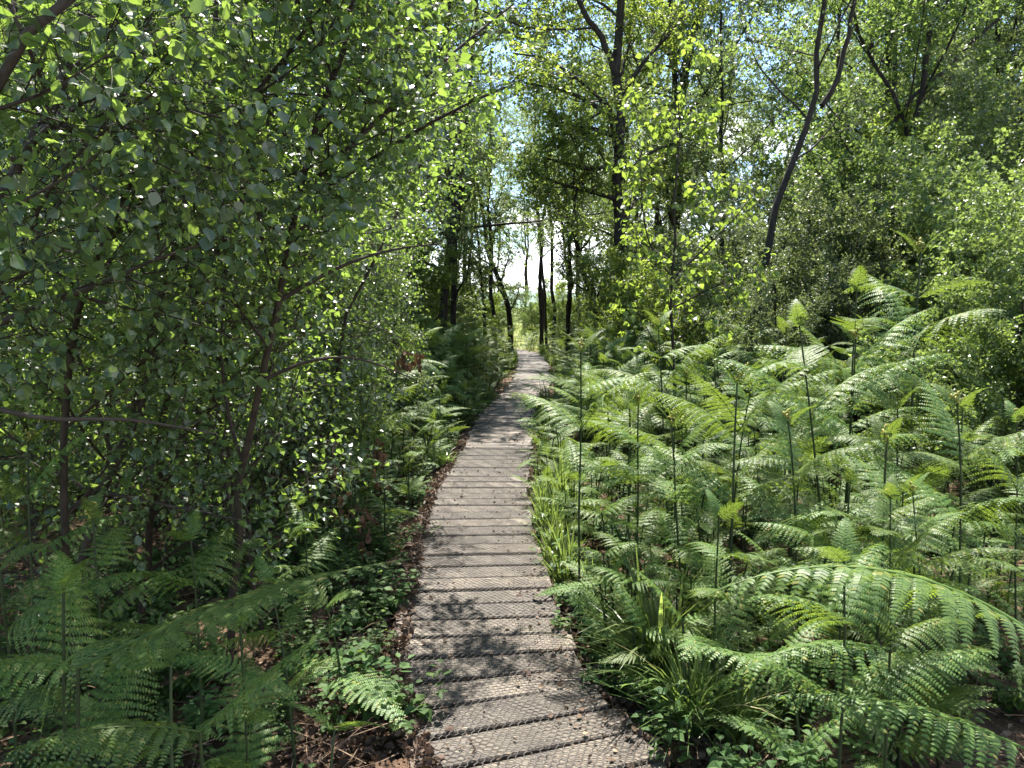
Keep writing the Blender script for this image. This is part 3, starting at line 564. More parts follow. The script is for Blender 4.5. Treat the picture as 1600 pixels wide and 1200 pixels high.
    for px, Yd, v, s, rz, lab, grp in sh:
        b = gp(px, Yd); kw = dict(label=lab or GS[grp], cat='bush', group=grp)
        if v not in used: used.add(v); o = sv[v]; o.location = b; o.rotation_euler = (0, 0, rz); o.scale = (s,) * 3; tag(o, **kw)
        else: copy_thing(sv[v], b, rz, s, **kw)
    # far tree line as one mass
    mb = MB(); n = 0
    for k in range(150):
        a = rng.uniform(-1.0, 1.0); rad = rng.uniform(60, 130) 
        x, y = rad * sin(a), rad * cos(a); px = 800 + FPX * x / y
        h = rng.uniform(5, 11) if not (700 < px < 960) else rng.uniform(1.2, 3.0)
        w = h * .55; m_ = 900; u = nrm(rng.normal(0, 1, (m_, 3))) * (rng.random((m_, 1)) ** .4)
        bl = .75 + .25 * np.sin(u[:, :1] * 5 + k) * np.sin(u[:, 2:] * 6)
        P = np.array([x, y, h * .55]) + u * np.array([w, w, h * .5]) * bl
        leaves(mb, P, rng.normal(0, 1, P.shape), up_like(P) + rng.normal(0, .7, P.shape), .45, 'far')
    tag(mb.build('far_woods', M_oak), 'distant line of trees closing the view beyond the meadow', 'woods', kind='stuff')
build_trees()

# ------------------------------------------------------------------ bracken
PV = np.array([(0, -.5, 0), (0, .5, 0), (.6, -.40, .02), (.6, .40, .02), (1, 0, -.10)]); PF = np.array([(0, 2, 3), (0, 3, 1), (2, 4, 3)])
def frond_mesh(name, rng, Ln, Wd, n, rise, droop, sp=.0075, side_c=.0, hang=.35, low=False):
    K_ = 24; t = np.linspace(0, 1, K_); ang = rise - droop * t ** 1.25; sa = side_c * t ** 1.5
    dx = np.cos(ang) * np.cos(sa); dy = np.cos(ang) * np.sin(sa); dz = np.sin(ang)
    P = np.stack([np.cumsum(dx), np.cumsum(dy), np.cumsum(dz)], -1) * Ln / K_; P -= P[0]
    T = nrm(np.gradient(P, axis=0)); S = nrm(np.cross(T, np.array([0, 0, 1.]))); N_ = np.cross(S, T)
    mb = MB(); tubes(mb, P[None], np.linspace(.0032, .0007, K_)[None] * Ln / .5, 3, 0)
    qp, qd, qn, ql, qw = [], [], [], [], []; ribs = []
    for i in range(n):
        tt = .07 + .93 * (i / n) ** .93; x = tt * (K_ - 1); i0 = min(int(x), K_ - 2); f = x - i0
        p = P[i0] * (1 - f) + P[i0 + 1] * f; Tt, Ss, Nn = T[i0], S[i0], N_[i0]
        pl = Wd * min(1, .55 + (tt - .07) / .25) * (1 - tt) ** .82 + .006
        for sg in (-1, 1):
            l = pl * rng.uniform(.88, 1.08); a = radians(78 - 30 * tt + rng.normal(0, 3)); d0 = Tt * cos(a) + Ss * sg * sin(a) + Nn * .10
            hg = hang * rng.uniform(.7, 1.4)
            if low:
                s_ = np.array([0, .5, 1.0])[:, None]; c = p + d0 * s_ * l - np.array([0, 0, 1]) * hg * s_ ** 2 * l
                w = np.array([.30, .26, .02])[:, None] * l * .5 + .004; V = np.concatenate([c - Tt * w, c + Tt * w]); mb.add(V, [(0, 1, 4, 3), (1, 2, 5, 4)] if sg > 0 else [(0, 3, 4, 1), (1, 4, 5, 2)], 0); continue
            m_ = max(3, int(l / sp)); s_ = (np.arange(m_) + .6)[:, None] / m_
            c = p + d0 * s_ * l - np.array([0, 0, 1]) * hg * s_ ** 2 * l + Tt * .14 * s_ ** 2 * l
            tn = nrm(d0 - np.array([0, 0, 2]) * hg * s_ + Tt * .28 * s_); cr_ = nrm(np.cross(np.broadcast_to(Nn, tn.shape), tn)); nn = np.cross(tn, cr_)
            rb = np.stack([p, p + d0 * .5 * l - np.array([0, 0, 1]) * hg * .25 * l + Tt * .035 * l, c[-1]]); ribs.append((rb, l))
            pln = np.clip(.34 * l, .004, .56 * Ln / n) * (np.minimum(1, .75 + s_) * (1 - s_) ** .55) + .0022
            for s2 in (-1, 1):
                dd = nrm(tn * .38 + cr_ * s2 - nn * .12 + rng.normal(0, .05, tn.shape)); qp.append(c); qd.append(dd); qn.append(nn + rng.normal(0, .10, nn.shape)); ql.append(pln[:, 0] * rng.uniform(.9, 1.1, m_)); qw.append(np.full(m_, l / m_ * .86))
    if not low:
        qp, qd, qn, ql, qw = map(np.concatenate, (qp, qd, qn, ql, qw)); qn = nrm(qn - qd * (qn * qd).sum(-1, keepdims=True)); s = np.cross(qn, qd)
        V = qp[:, None] + ql[:, None, None] * (PV[None, :, 0:1] * qd[:, None] + PV[None, :, 2:3] * qn[:, None]) + qw[:, None, None] * PV[None, :, 1:2] * s[:, None]
        F = (PF[None] + (np.arange(len(qp)) * 5)[:, None, None]).reshape(-1, 3); mb.add(V, F, 0, False)
        R3 = np.stack([r_ for r_, l in ribs]); rr = np.array([l for r_, l in ribs])[:, None] * np.array([[.007, .004, .002]]) + .0002; tubes(mb, R3, rr, 3, 0)
    return mb.mesh(name, M_fern)
def fid_mesh(rng):
    mb = MB()
    for q in range(5):
        o = np.array([rng.normal(0, .012), rng.normal(0, .012), rng.uniform(-.01, .04)]); a = np.linspace(0, 5.5, 12); r = .014 * (1 - a / 7.5); az = rng.uniform(0, 6.28)
        P = o + np.stack([r * np.cos(a) * cos(az), r * np.cos(a) * sin(az), r * np.sin(a) + .012], -1); tube(mb, P, np.linspace(.0042, .003, 12), 5)
    return mb.mesh('fiddlehead', M_fid)
_r = np.random.default_rng(21)
FR = [frond_mesh('frond', _r, _r.uniform(.38, .55), _r.uniform(.13, .19), _r.integers(13, 18), radians(_r.uniform(5, 38)), radians(_r.uniform(15, 65)), .0075, _r.uniform(-.6, .6), _r.uniform(.1, .7)) for _ in range(16)]
FRB = [frond_mesh('frond', _r, _r.uniform(.55, .68), _r.uniform(.17, .23), 18, radians(_r.uniform(15, 30)), radians(_r.uniform(30, 60)), .0085, _r.uniform(-.3, .3), _r.uniform(.4, 1.0)) for _ in range(5)]
FRS = [frond_mesh('frond', _r, .28, .085, 15, radians(40), radians(50), .006, _r.uniform(-.3, .3), .2) for _ in range(3)]
FID = [fid_mesh(_r) for _ in range(3)]
def stem_mesh(rng, h, bend):
    z = np.linspace(-.05, h, 10); a = rng.uniform(0, 6.28); o = bend * (z / h).clip(0) ** 2
    P = np.stack([o * cos(a) + .004 * np.sin(z * 7), o * sin(a), z], -1); mb = MB(); tube(mb, P, np.linspace(.0070, .0036, 10), 6); return mb.mesh('stem', M_stem), P
def make_bracken(rng, h, pairs, big=False, fid=True, low_start=.45):
    root = link('bracken_fern', None); sm, P = stem_mesh(rng, h, rng.uniform(0, .14)); link('stem', sm, root)
    az0 = rng.uniform(0, 6.28)
    for k in range(pairs):
        f = low_start + (1 - low_start) * (k / max(1, pairs - 1)) ** .9 * .97; zz = h * f; p = [float(np.interp(zz, P[:, 2], P[:, q])) for q in range(3)]
        sc_ = (.93 - .40 * (k / max(1, pairs))) * rng.uniform(.8, 1.1)
        for s in (0, 1):
            pool = FRB if (big and k < 2) else (FRS if k == pairs - 1 else FR)
            o = link('frond', pool[rng.integers(len(pool))], root, p); o.rotation_euler = (rng.normal(0, .3), rng.normal(-.15 - .12 * k, .2), az0 + pi * s + rng.normal(0, .35) + (k * .55)); o.scale = (sc_,) * 3
    if fid: o = link('fiddlehead', FID[rng.integers(3)], root, tuple(P[-1]))
    return root
def bracken_field():
    rng = np.random.default_rng(77)
    protos = [make_bracken(rng, h, n, b, f, ls) for h, n, b, f, ls in [(1.35, 3, True, True, .62), (1.2, 4, False, True, .5), (1.05, 3, True, False, .55), (.85, 3, False, False, .45), (1.5, 4, True, True, .58), (.7, 3, False, False, .4), (1.1, 4, False, False, .42), (.5, 2, False, False, .35)]]
    PH = [1.35, 1.2, 1.05, .85, 1.5, .7, 1.1, .5]; used = set()
    def place(v, x, y, s=1, rz=None, tilt=(0, 0), label='', group=None):
        b = (x, y, float(ground_z(x, y))); rz = rng.uniform(0, 6.28) if rz is None else rz
        if v not in used:
            used.add(v); o = protos[v]; o.location = b; o.scale = (s,) * 3; o.rotation_euler = (tilt[0], tilt[1], rz); tag(o, label, 'fern', group)
        else: o = copy_thing(protos[v], b, rz, s, tilt, label, 'fern', group)
        return o
    G = 'bracken fronds of the right bed'; GLf = 'bracken along the left edge of the boardwalk'; GF = 'bracken of the shaded left foreground'
    # stems that stand out in the photograph: (px, base depth, top y, proto)
    hero = [(908, 3.60, 545, 4, 'tall bracken on a straight dark stem closest to the right plank edge'), (1000, 3.5, 625, 1, 'bracken with a thin upright stem right of the tallest edge stem'), (1145, 3.7, 600, 0, 'bracken with a paired dark stem in the middle of the right bed'),
            (1268, 2.95, 650, 0, 'bracken on a thick dark stem in the right foreground'), (1335, 3.9, 455, 4, 'bracken with a tall yellow green growing tip standing above the right bed'), (1430, 4.3, 400, 4, 'tallest bracken, its bare forked stem rising over the sallow bushes'),
            (1395, 2.7, 690, 1, 'bracken with spreading fronds at the right, behind the arching foreground frond'), (1345, 2.05, 880, 2, 'near bracken at lower right with a curled golden tip and drooping fronds'), (1530, 2.9, 640, 0, 'bracken at the right frame edge above the bare brown ground'),
            (1075, 4.6, 590, 1, 'bracken between the sapling and the boardwalk'), (960, 5.2, 570, 0, 'bracken with a dark stem just beyond the tallest edge stem'), (1130, 2.75, 800, 6, 'lower bracken filling the gap behind the long grass tuft')]
    for px, Y, ty, v, lab in hero:
        b = gp(px, Y); top = at(px, ty, Y)[2]; place(v, b[0], Y, (top + .07) / PH[v], rng.uniform(0, 6.28), label=lab)
    # left foreground, in shade
    fg = [(60, 1.75, 2, .95, 0), (230, 1.65, 3, .95, 1), (360, 2.0, 6, .72, 2), (130, 2.3, 1, .85, 3), (290, 2.6, 2, .8, 4), (440, 2.45, 3, .85, 5), (20, 2.7, 0, .85, 6), (360, 3.0, 6, .7, 7), (490, 1.95, 7, .9, 8), (170, 1.9, 3, .7, 9), (-20, 2.1, 2, .9, 10), (470, 3.4, 2, .7, 11), (520, 2.9, 7, 1.0, 12)]
    FL = ['bracken cut by the left frame edge with fronds hanging in shade', 'bracken at the bottom left with a pale arching frond', 'bracken left of the litter strip with yellow curled tip', 'darker bracken behind the pale arching frond', 'bracken with pinnate shaded fronds behind the curled tip', 'bracken beside the leaf litter at the left of the planks',
          'bracken at the far left below the leaning grey stem', 'bracken under the straight dark birch stem', 'small bracken at the bottom edge beside the planks', 'low bracken under the pale arching frond', 'bracken partly out of frame at the lower left corner', 'shaded bracken in front of the thicket foot', 'smallest bracken on the leaf litter at the left plank edge']
    for px, Y, v, s, k in fg: b = gp(px, Y); place(v, b[0], Y, s, label=FL[k], group=GF)
    # the beds
    cnt = 0; pts = []
    def ok(x, y, md):
        return all((x - a) ** 2 + (y - b_) ** 2 > md * md for a, b_ in pts)
    tries = 0
    while cnt < 275 and tries < 60000:
        tries += 1
        right = rng.random() < .72
        y = 2.2 + rng.random() ** 1.25 * 18 if right else 4.6 + rng.random() * 17
        if right:
            off = rng.random() ** 1.1 * (1.2 + y * .62); x = path_x(y) + HALF + .16 + off
        else: off = rng.random() ** 1.3 * 1.7; x = path_x(y) - HALF - .10 - off * .85
        u, w_ = project(np.array([x, y, .6]))
        if not (-120 < u < 1720): continue
        if right and y < 3.2 and off > .5 and ((x - 1.95) ** 2 + (y - 2.5) ** 2 < .12): continue   # bare brown ground
        if right and ((x - 3.0) ** 2 / .5 + (y - 4.6) ** 2 < .8): continue
        if right and y < 3.0 and x < 1.15: continue
        if not ok(x, y, .20 + y * .012): continue
        if not right and y < 7 and off > .6: continue
        pts.append((x, y)); cnt += 1
        if off < .22: v = rng.choice([5, 7, 3, 5]); s = rng.uniform(.8, 1.05)
        elif off < .6: v = rng.choice([0, 6, 2, 1]); s = rng.uniform(.75, 1.1)
        else: v = rng.choice([0, 1, 2, 4, 6, 4]); s = rng.uniform(.75, 1.12) if y > 3.4 else rng.uniform(.6, .85)
        ht = PH[v] * s; hw = 'low' if ht < .62 else ('mid-height' if ht < .95 else 'tall')
        if right:
            lm = ['leaning over the right plank edge', 'around the tallest stem at the plank edge', 'in front of the yellow leaved sapling', 'below the leaning birch trunk', 'below the rowan', 'by the right frame edge'][int(np.searchsorted([890, 990, 1150, 1290, 1450], u))]
            bd = ['foreground', 'near', 'middle distance', 'farther', 'far'][int(np.searchsorted([3.2, 4.6, 6.6, 9.5], y))]; zone = bd; lab = f'{hw} {bd} bracken {lm}'
        else:
            bd = ['near', 'middle distance', 'far'][int(np.searchsorted([7, 11], y))]; zone = bd; lab = f'{hw} {bd} bracken on the left edge of the boardwalk'
        g = f'bracken of the {zone} ' + ('right bed' if right else 'left strip')
        if 0: zone = 'near' if y < 4.5 else ('middle' if y < 9 else 'far'); lab = f'bracken fern in the {zone} part of the sunlit bed right of the boardwalk'; g = f'bracken of the {zone} right bed'
        if 0: zone = 'near' if y < 9 else 'far'; pass
        tl = rng.normal(0, .07); place(int(v), x, y, s, tilt=(tl, (-.12 if right else .12) * (off < .5) + rng.normal(0, .05)), label=lab, group=g)
    # the rest of the bracken as one mass
    src = []
    for k, (h, n, low_) in enumerate([(1.15, 3, .5), (.9, 3, .45), (.55, 2, .35), (.4, 2, .3)]):
        mb = MB(); sm, P = stem_mesh(rng, h, .06); az0 = 0
        parts = [(sm, np.eye(3), np.zeros(3), 1)]
        for q in range(n):
            f = low_ + (1 - low_) * (q / (n - 1)) * .97; p = np.array([np.interp(h * f, P[:, 2], P[:, c]) for c in range(3)])
            for s_ in (0, 1):
                a = pi * s_ + q * .6 + rng.normal(0, .25); c_, d_ = cos(a), sin(a); b_ = rng.normal(-.15, .12)
                Rm = np.array([[c_, -d_, 0], [d_, c_, 0], [0, 0, 1]]) @ np.array([[cos(b_), 0, sin(b_)], [0, 1, 0], [-sin(b_), 0, cos(b_)]])
                parts.append((FR[rng.integers(len(FR))], Rm, p, (1.1 - .2 * q) * (1 if k < 2 else .6)))
        for me, Rm, p, sc_ in parts:
            v = np.empty(len(me.vertices) * 3, np.float32); me.vertices.foreach_get('co', v); v = (v.reshape(-1, 3) * sc_) @ Rm.T + p
            lt = np.empty(len(me.polygons), np.int32); me.polygons.foreach_get('loop_total', lt); lv = np.empty(len(me.loops), np.int32); me.loops.foreach_get('vertex_index', lv)
            st = np.concatenate([[0], np.cumsum(lt)[:-1]]); n0 = mb.n; first = True
            for kk in (3, 4):
                w_ = st[lt == kk]
                if len(w_): mb.f.append((lv[w_[:, None] + np.arange(kk)] + n0, 1 if me is sm else 0, False))
            mb.v.append(v); mb.n += len(v)
        src.append(mb.mesh('bracken_source', [M_fern, M_stem]))
    PT = []
    for k in range(9000):
        y = 2.3 + rng.random() ** .9 * 28; sgn = 1 if rng.random() < .66 else -1
        off = (1.5 + y * .62) * rng.random() if sgn > 0 else rng.random() * 3.5; x = path_x(y) + sgn * (HALF + .12 + off)
        if (y > 24 and abs(x - path_x(y)) > 7) or (sgn < 0 and y < 5.5): continue
        if sgn > 0 and ((x - 1.95) ** 2 + (y - 2.5) ** 2 < .10 or (x - 3.0) ** 2 / .5 + (y - 4.6) ** 2 < .3): continue
        u, w_ = project(np.array([x, y, .5]))
        if not (-80 < u < 1680): continue
        v = int(rng.integers(2, 4)) if (y < 7 or off < .5) else int(rng.integers(0, 4))
        if rng.random() > (.45 if y < 7 else .36): continue
        PT.append((x, y, float(ground_z(x, y)), v))
    gn_scatter('bracken_mass', PT, src, rng, .75, 1.2, 'lower and farther bracken filling the wood floor on both sides of the boardwalk', 'bracken')
    # dead fronds of last year lying on the ground
    md_ = noise_mat('dead_bracken', (.06, .035, .02), (.17, .10, .06), 15, .85, .1); ds = []
    for k in range(4):
        m_ = FR[k].copy(); m_.materials.clear(); m_.materials.append(md_); ds.append(m_)
    PT = []
    while len(PT) < 620:
        y = 1.8 + rng.random() * 8; sgn = 1 if rng.random() < .7 else -1; x = path_x(y) + sgn * (HALF + .2 + rng.random() * 4); u, w_ = project(np.array([x, y, 0.]))
        if -60 < u < 1660: PT.append((x, y, float(ground_z(x, y)) + rng.uniform(.02, .07), int(rng.integers(4))))
    gn_scatter('dead_bracken_litter', PT, ds, rng, .5, 1.0, 'brown dead bracken fronds lying flat under the living ferns', 'dead bracken')
    # arching hero fronds
    def hero_frond(base, az, Ln, Wd, rise, droop, hang, label, sd_, n=20):
        r = np.random.default_rng(sd_); root = thing('bracken_fern', label, 'fern', (base[0], base[1], float(ground_z(base[0], base[1]))))
        h = base[2] - root.location[2]; sm, P = stem_mesh(r, h, .02); link('stem', sm, root)
        o = link('frond', frond_mesh('frond', r, Ln, Wd, n, rise, droop, .0085, r.uniform(-.1, .1), hang), root, tuple(P[-1])); o.rotation_euler = (0, 0, az)
        o = link('frond', FRB[sd_ % 4], root, tuple(P[-1])); o.rotation_euler = (0, .0, az + pi + .3); o.scale = (.6,) * 3
        return root
    b = at(1640, 1000, 1.75); hero_frond(b, pi - .05, .92, .25, radians(36), radians(66), .75, 'bracken with the long arching frond whose leaflets hang down at lower right', 301, 17)
    b = at(1600, 1165, 1.6); hero_frond(b, pi - .25, .60, .13, radians(22), radians(35), .8, 'bracken with a bright narrow frond at the bottom right corner', 302, 20)
    b = at(110, 1050, 1.5); hero_frond(b, .12, .78, .15, radians(25), radians(18), .30, 'bracken with a single pale frond reaching right across the left foreground', 303, 19)
    b = at(330, 1140, 1.45); hero_frond(b, .1, .42, .09, radians(42), radians(10), .6, 'bracken with a steep yellow green frond in front of the left litter', 304, 16)
    b = at(1390, 1010, 2.1); hero_frond(b, pi + .1, .55, .17, radians(15), radians(50), .9, 'bracken with a low flat frond pointing at the long grass tuft', 305, 16)
bracken_field()

# ------------------------------------------------------------------ grass, herbs, litter
def build_small():
    rng = np.random.default_rng(101)
    def tuft_mesh(n, h, spread, w=.006):
        mb = MB()
        az = rng.uniform(0, 6.28, n); hh = h * rng.uniform(.5, 1.15, n); sp = spread * rng.uniform(.1, 1.1, n); K_ = 7; t = np.linspace(0, 1, K_)
        o = rng.normal(0, .03, (n, 2)); dr = rng.uniform(.0, .75, n)
        r = sp[:, None] * t ** 1.7; z = hh[:, None] * (t - dr[:, None] * t ** 3 * .75)
        P = np.stack([o[:, :1] + r * np.cos(az)[:, None], o[:, 1:] + r * np.sin(az)[:, None], z], -1)
        sd = np.stack([-np.sin(az + rng.normal(0, .6, n)), np.cos(az + rng.normal(0, .6, n)), 0 * az], -1)[:, None]
        ww = (w * np.array([.6, .9, 1, 1, .85, .55, .08]))[None, :, None] * rng.uniform(.6, 1.2, (n, 1, 1))
        V = np.concatenate([P - sd * ww, P + sd * ww], 1); i = np.arange(K_ - 1); q = np.stack([i, i + 1, i + 1 + K_, i + K_], -1)
        mb.add(V.reshape(-1, 3), (q[None] + (np.arange(n) * 2 * K_)[:, None, None]).reshape(-1, 4), 0, True); return mb.mesh('grass_tuft', M_grass)
    tm = [tuft_mesh(230, .56, .44), tuft_mesh(110, .5, .18), tuft_mesh(90, .32, .22), tuft_mesh(60, .24, .16)]
    spots = [(1040, 1110, 0, 1.15, 'long arching grass tuft spilling over the right plank edge in front'), (1095, 1190, 0, .8, 'grass tuft at the bottom edge just right of the planks'), (1010, 1040, 2, .9, 'short grass tuft behind the long arching tuft'), (885, 950, 1, 1.0, 'upright dark green grass clump at the right plank edge'), (868, 900, 1, .9, 'grass clump behind the upright dark green one'),
             (925, 985, 1, .8, 'grass clump between the upright clump and the long tuft'), (850, 850, 1, .8, 'farther grass clump where ferns begin to lean over the planks'), (1170, 1195, 2, 1.1, 'grass tuft at the bottom under the foreground bracken')]
    for px, py, v, s, lab in spots:
        Y = FPX * (CAMZ + .07) / (py - HORIZ); b = gp(px, Y); o = link('grass_tuft', tm[v], None, (b[0], Y, float(ground_z(b[0], Y)) - .005)); o.scale = (s,) * 3; o.rotation_euler[2] = rng.uniform(0, 6); tag(o, lab, 'grass', 'grass tufts at the right plank edge')
    for k in range(46):
        y = rng.uniform(5, 26) if k > 12 else rng.uniform(18, 25); sg = 1 if rng.random() < .75 else -1; x = path_x(y) + sg * (HALF + rng.uniform(.03, .30))
        o = link('grass_tuft', tm[rng.integers(1, 4)], None, (x, y, float(ground_z(x, y)) - .005)); o.scale = (rng.uniform(.8, 1.3),) * 3; o.rotation_euler[2] = rng.uniform(0, 6)
        sd_ = 'right' if sg > 0 else 'left'; tag(o, f'small grass tuft along the farther {sd_} plank edge', 'grass', f'small grass tufts on the {sd_} side')
    # herbs / brambles
    def herb(n_st, h, ls, tri):
        mb = MB()
        for q in range(n_st):
            a = rng.uniform(0, 6.28); hh = h * rng.uniform(.6, 1.1); r = rng.uniform(.03, .2); z = np.linspace(0, 1, 6)
            P = np.stack([r * cos(a) * z ** 1.5, r * sin(a) * z ** 1.5, hh * z * (1 - .25 * z)], -1); tube(mb, P, np.linspace(.002, .001, 6), 3, 1)
            for k in range(1, 6):
                for s in range(3 if tri else 2):
                    az = a + k * 1.57 + s * (pi if not tri else .9) + rng.normal(0, .3); d = np.array([[cos(az), sin(az), rng.uniform(-.2, .3)]]); nn = np.array([[rng.normal(0, .25), rng.normal(0, .25), 1]])
                    tube(mb, np.stack([P[k], P[k] + d[0] * .03]), .0007, 3, 1)
                    leaves(mb, P[k][None] + d * .03, d, nn, ls * rng.uniform(.7, 1.2) * (1.1 - .08 * k), 'near', 0, .9)
        return mb.mesh('leafy_herb', [M_herb, M_stem])
    hm = [herb(7, .28, .055, True), herb(6, .2, .045, True), herb(5, .4, .05, False), herb(9, .16, .04, True)]
    hl = [(540, 1010), (575, 960), (600, 980), (500, 940), (620, 900), (560, 905), (590, 870), (520, 1110), (575, 1150), (470, 1020), (560, 1070), (640, 860), (590, 820), (480, 900), (430, 960), (540, 850), (640, 1180), (505, 1180)]
    hr = [(935, 1010), (960, 1040), (1180, 1120), (1230, 1160), (1120, 1080), (900, 960), (1000, 960), (1090, 1000), (1300, 1190), (870, 880), (1080, 930), (1200, 1010), (1310, 1080), (1420, 1160), (1500, 1100)]
    for sd_, L2 in (('left', hl), ('right', hr)):
        for k, (px, py) in enumerate(L2):
            Y = FPX * (CAMZ + .07) / (py - HORIZ); b = gp(px, Y); o = link('leafy_herb', hm[rng.integers(4)], None, (b[0], Y, float(ground_z(b[0], Y)) - .005)); o.scale = (rng.uniform(.8, 1.25),) * 3; o.rotation_euler[2] = rng.uniform(0, 6)
            tag(o, 'small leafy herb in brown litter left of the planks' if sd_ == 'left' else 'small leafy herb under the ferns right of the near planks', 'plant', f'leafy herbs {sd_} of the planks')
    for k in range(60):
        y = rng.uniform(4.5, 14); x = path_x(y) - HALF - rng.uniform(.05, 1.6) if k % 2 else path_x(y) + HALF + rng.uniform(.05, 3)
        o = link('leafy_herb', hm[rng.integers(4)], None, (x, y, float(ground_z(x, y)) - .005)); o.scale = (rng.uniform(.9, 1.6),) * 3; o.rotation_euler[2] = rng.uniform(0, 6)
        tag(o, 'leafy undergrowth plant ' + ('left' if k % 2 else 'right') + ' of the boardwalk', 'plant', 'leafy undergrowth between the ferns')
    pts = []
    for k in range(5200):
        y = 1.7 + rng.random() ** 1.2 * 12; sg = 1 if rng.random() < .6 else -1; x = path_x(y) + sg * (HALF + .07 + rng.random() ** 1.15 * (4.5 if sg > 0 else 2.2))
        if sg > 0 and (x - 2.0) ** 2 + (y - 2.5) ** 2 < .08 or (sg < 0 and y < 3.4 and x > path_x(y) - HALF - .40) or (sg < 0 and y < 6 and x > path_x(y) - HALF - .18): continue
        u, w_ = project(np.array([x, y, 0.]));
        if -60 < u < 1660 and w_ < 1350 and rng.random() < .38: pts.append((x, y, float(ground_z(x, y)), int(rng.integers(0, 4))))
    gn_scatter('ground_cover', pts, hm, rng, .5, 1.1, 'low leafy ground cover between the ferns', 'ground cover')
    # dead leaf litter
    def scatter(n, fx):
        P = fx(n); P = np.concatenate([P, (ground_z(P[:, 0], P[:, 1]) + rng.uniform(.0, .025, len(P)))[:, None]], 1)
        u, w_ = project(P); k = (u > -60) & (u < 1660) & (w_ < 1260); return P[k]
    def strip(n, y0, y1, c, sd_, side):
        y = y0 + rng.random(n) ** 1.4 * (y1 - y0); return np.stack([path_x(y) + side * (c + np.abs(rng.normal(0, sd_, n))), y], -1)
    mb = MB()
    A = [scatter(9000, lambda n: strip(n, 2.2, 9, .36, .35, -1)), scatter(5000, lambda n: strip(n, 2.2, 9, .44, .3, 1)), scatter(15000, lambda n: np.stack([rng.uniform(.6, 7, n), 2 + rng.random(n) ** 1.3 * 10], -1)), scatter(9000, lambda n: np.stack([rng.uniform(-5, -.9, n), 1.6 + rng.random(n) * 8], -1))]
    P = np.concatenate(A); d_ = np.abs(P[:, 0] - path_x(P[:, 1])); P[:, 2] = np.where(d_ < HALF + .03, rng.uniform(.004, .014, len(P)), P[:, 2] + .01)
    leaves(mb, P, rng.normal(0, 1, P.shape) * np.array([1, 1, .25]), up_like(P) + rng.normal(0, .6, P.shape), rng.uniform(.014, .050, len(P)), 'dead', 0, rng.uniform(.6, 1.1))
    tag(mb.build('leaf_litter', M_dead), 'brown dead leaves covering the ground beside the planks', 'leaf litter', kind='stuff')
    # twigs and dead bracken stalks
    mb = MB(); n = 5200; y = 1.8 + rng.random(n) ** 1.4 * 10; sg = np.where(rng.random(n) < .6, 1, -1); x = path_x(y) + sg * (.44 + rng.random(n) ** 1.2 * 4); z = ground_z(x, y) + rng.uniform(.01, .09, n)
    a = rng.uniform(0, 6.28, n); l = rng.uniform(.06, .4, n); d = np.stack([np.cos(a), np.sin(a), rng.normal(.05, .2, n)], -1) * l[:, None]
    P0 = np.stack([x, y, z], -1); keep = (np.abs((P0 + d)[:, 0] - path_x((P0 + d)[:, 1])) > .4); PT = np.stack([P0, P0 + d * .5 + rng.normal(0, .01, d.shape), P0 + d], 1)[keep]
    tubes(mb, PT, np.full((len(PT), 3), .0017) * rng.uniform(.5, 1.6, (len(PT), 1)), 3, 0)
    tag(mb.build('dead_stalks', noise_mat('dead_stalk', (.10, .06, .035), (.26, .18, .12), 20, .8, .1)), 'dry twigs and dead bracken stalks lying under the ferns', 'dead stalks', kind='stuff')
    # crumbs on the planks
    mb = MB(); n = 4200; s = 1.0 + rng.random(n) ** 1.3 * 14; u = np.clip(rng.normal(0, .6, n), -1, 1) ; u = np.sign(u) * np.abs(u) ** .45 * .44; c, t = path_s(s + 1); nn = np.stack([t[:, 1], -t[:, 0]], -1); q = c + nn * u[:, None]
    P = np.concatenate([q, rng.uniform(.006, .011, (n, 1))], 1); leaves(mb, P, rng.normal(0, 1, P.shape) * np.array([1, 1, .1]), up_like(P) + rng.normal(0, .2, P.shape), rng.uniform(.004, .012, n) + .022 * rng.random(n) ** 5, 'dead')
    tag(mb.build('leaf_crumbs', M_dead), 'small crumbs of dead leaf and bark scattered over the planks', 'debris', kind='stuff')
    # individual fallen leaves on the planks
    FLv = [(828, 1082, .05, 'pale curled leaf lying in the middle of the near planks'), (806, 1094, .032, 'small orange leaf beside the pale curled leaf'), (710, 1172, .04, 'brown leaf near the lower left of the planks'), (817, 945, .045, 'pale leaf at the sunlit right side of the planks'), (905, 1158, .035, 'yellowish leaf near the right plank end'), (652, 872, .05, 'tan leaf at the left plank edge beside the herbs'), (700, 1072, .03, 'small tan leaf left of the middle of the planks'), (878, 1012, .035, 'dry leaf at the right plank edge below the grass clump')]
    for px, py, sz, lab in FLv:
        Y = FPX * CAMZ / (py - HORIZ); p = at(px, py, Y); mb = MB(); a = rng.uniform(0, 6.28); leaves(mb, np.zeros((1, 3)), np.array([[cos(a), sin(a), .1]]), np.array([[.1, -.1, 1.]]), sz, 'dead', 0, 1.2)
        o = mb.build('fallen_leaf', M_dead, None, (p[0], p[1], .009)); tag(o, lab, 'leaf', 'leaves fallen on the planks')
    # withered brown clusters hanging on snapped twigs in the left thicket
    for k, (px, py, Y, lab) in enumerate([(655, 548, 5.0, 'small cluster of rust brown leaves at the right tip of the thicket'), (630, 545, 5.1, 'rust brown leaf cluster beside the one at the tip of the thicket'), (590, 680, 4.6, 'long hanging strand of rust brown leaves low in the thicket'), (565, 790, 4.3, 'lowest rust brown strand just above the leaf litter'), (530, 720, 4.3, 'rust brown strand left of the long hanging one')]):
        c = at(px, py, Y); root = thing('withered_twig', lab, 'twig', tuple(c), group='withered twigs hanging in the thicket'); mb = MB(); m_ = 18 if k < 2 else 34; ln = .12 if k < 2 else .34
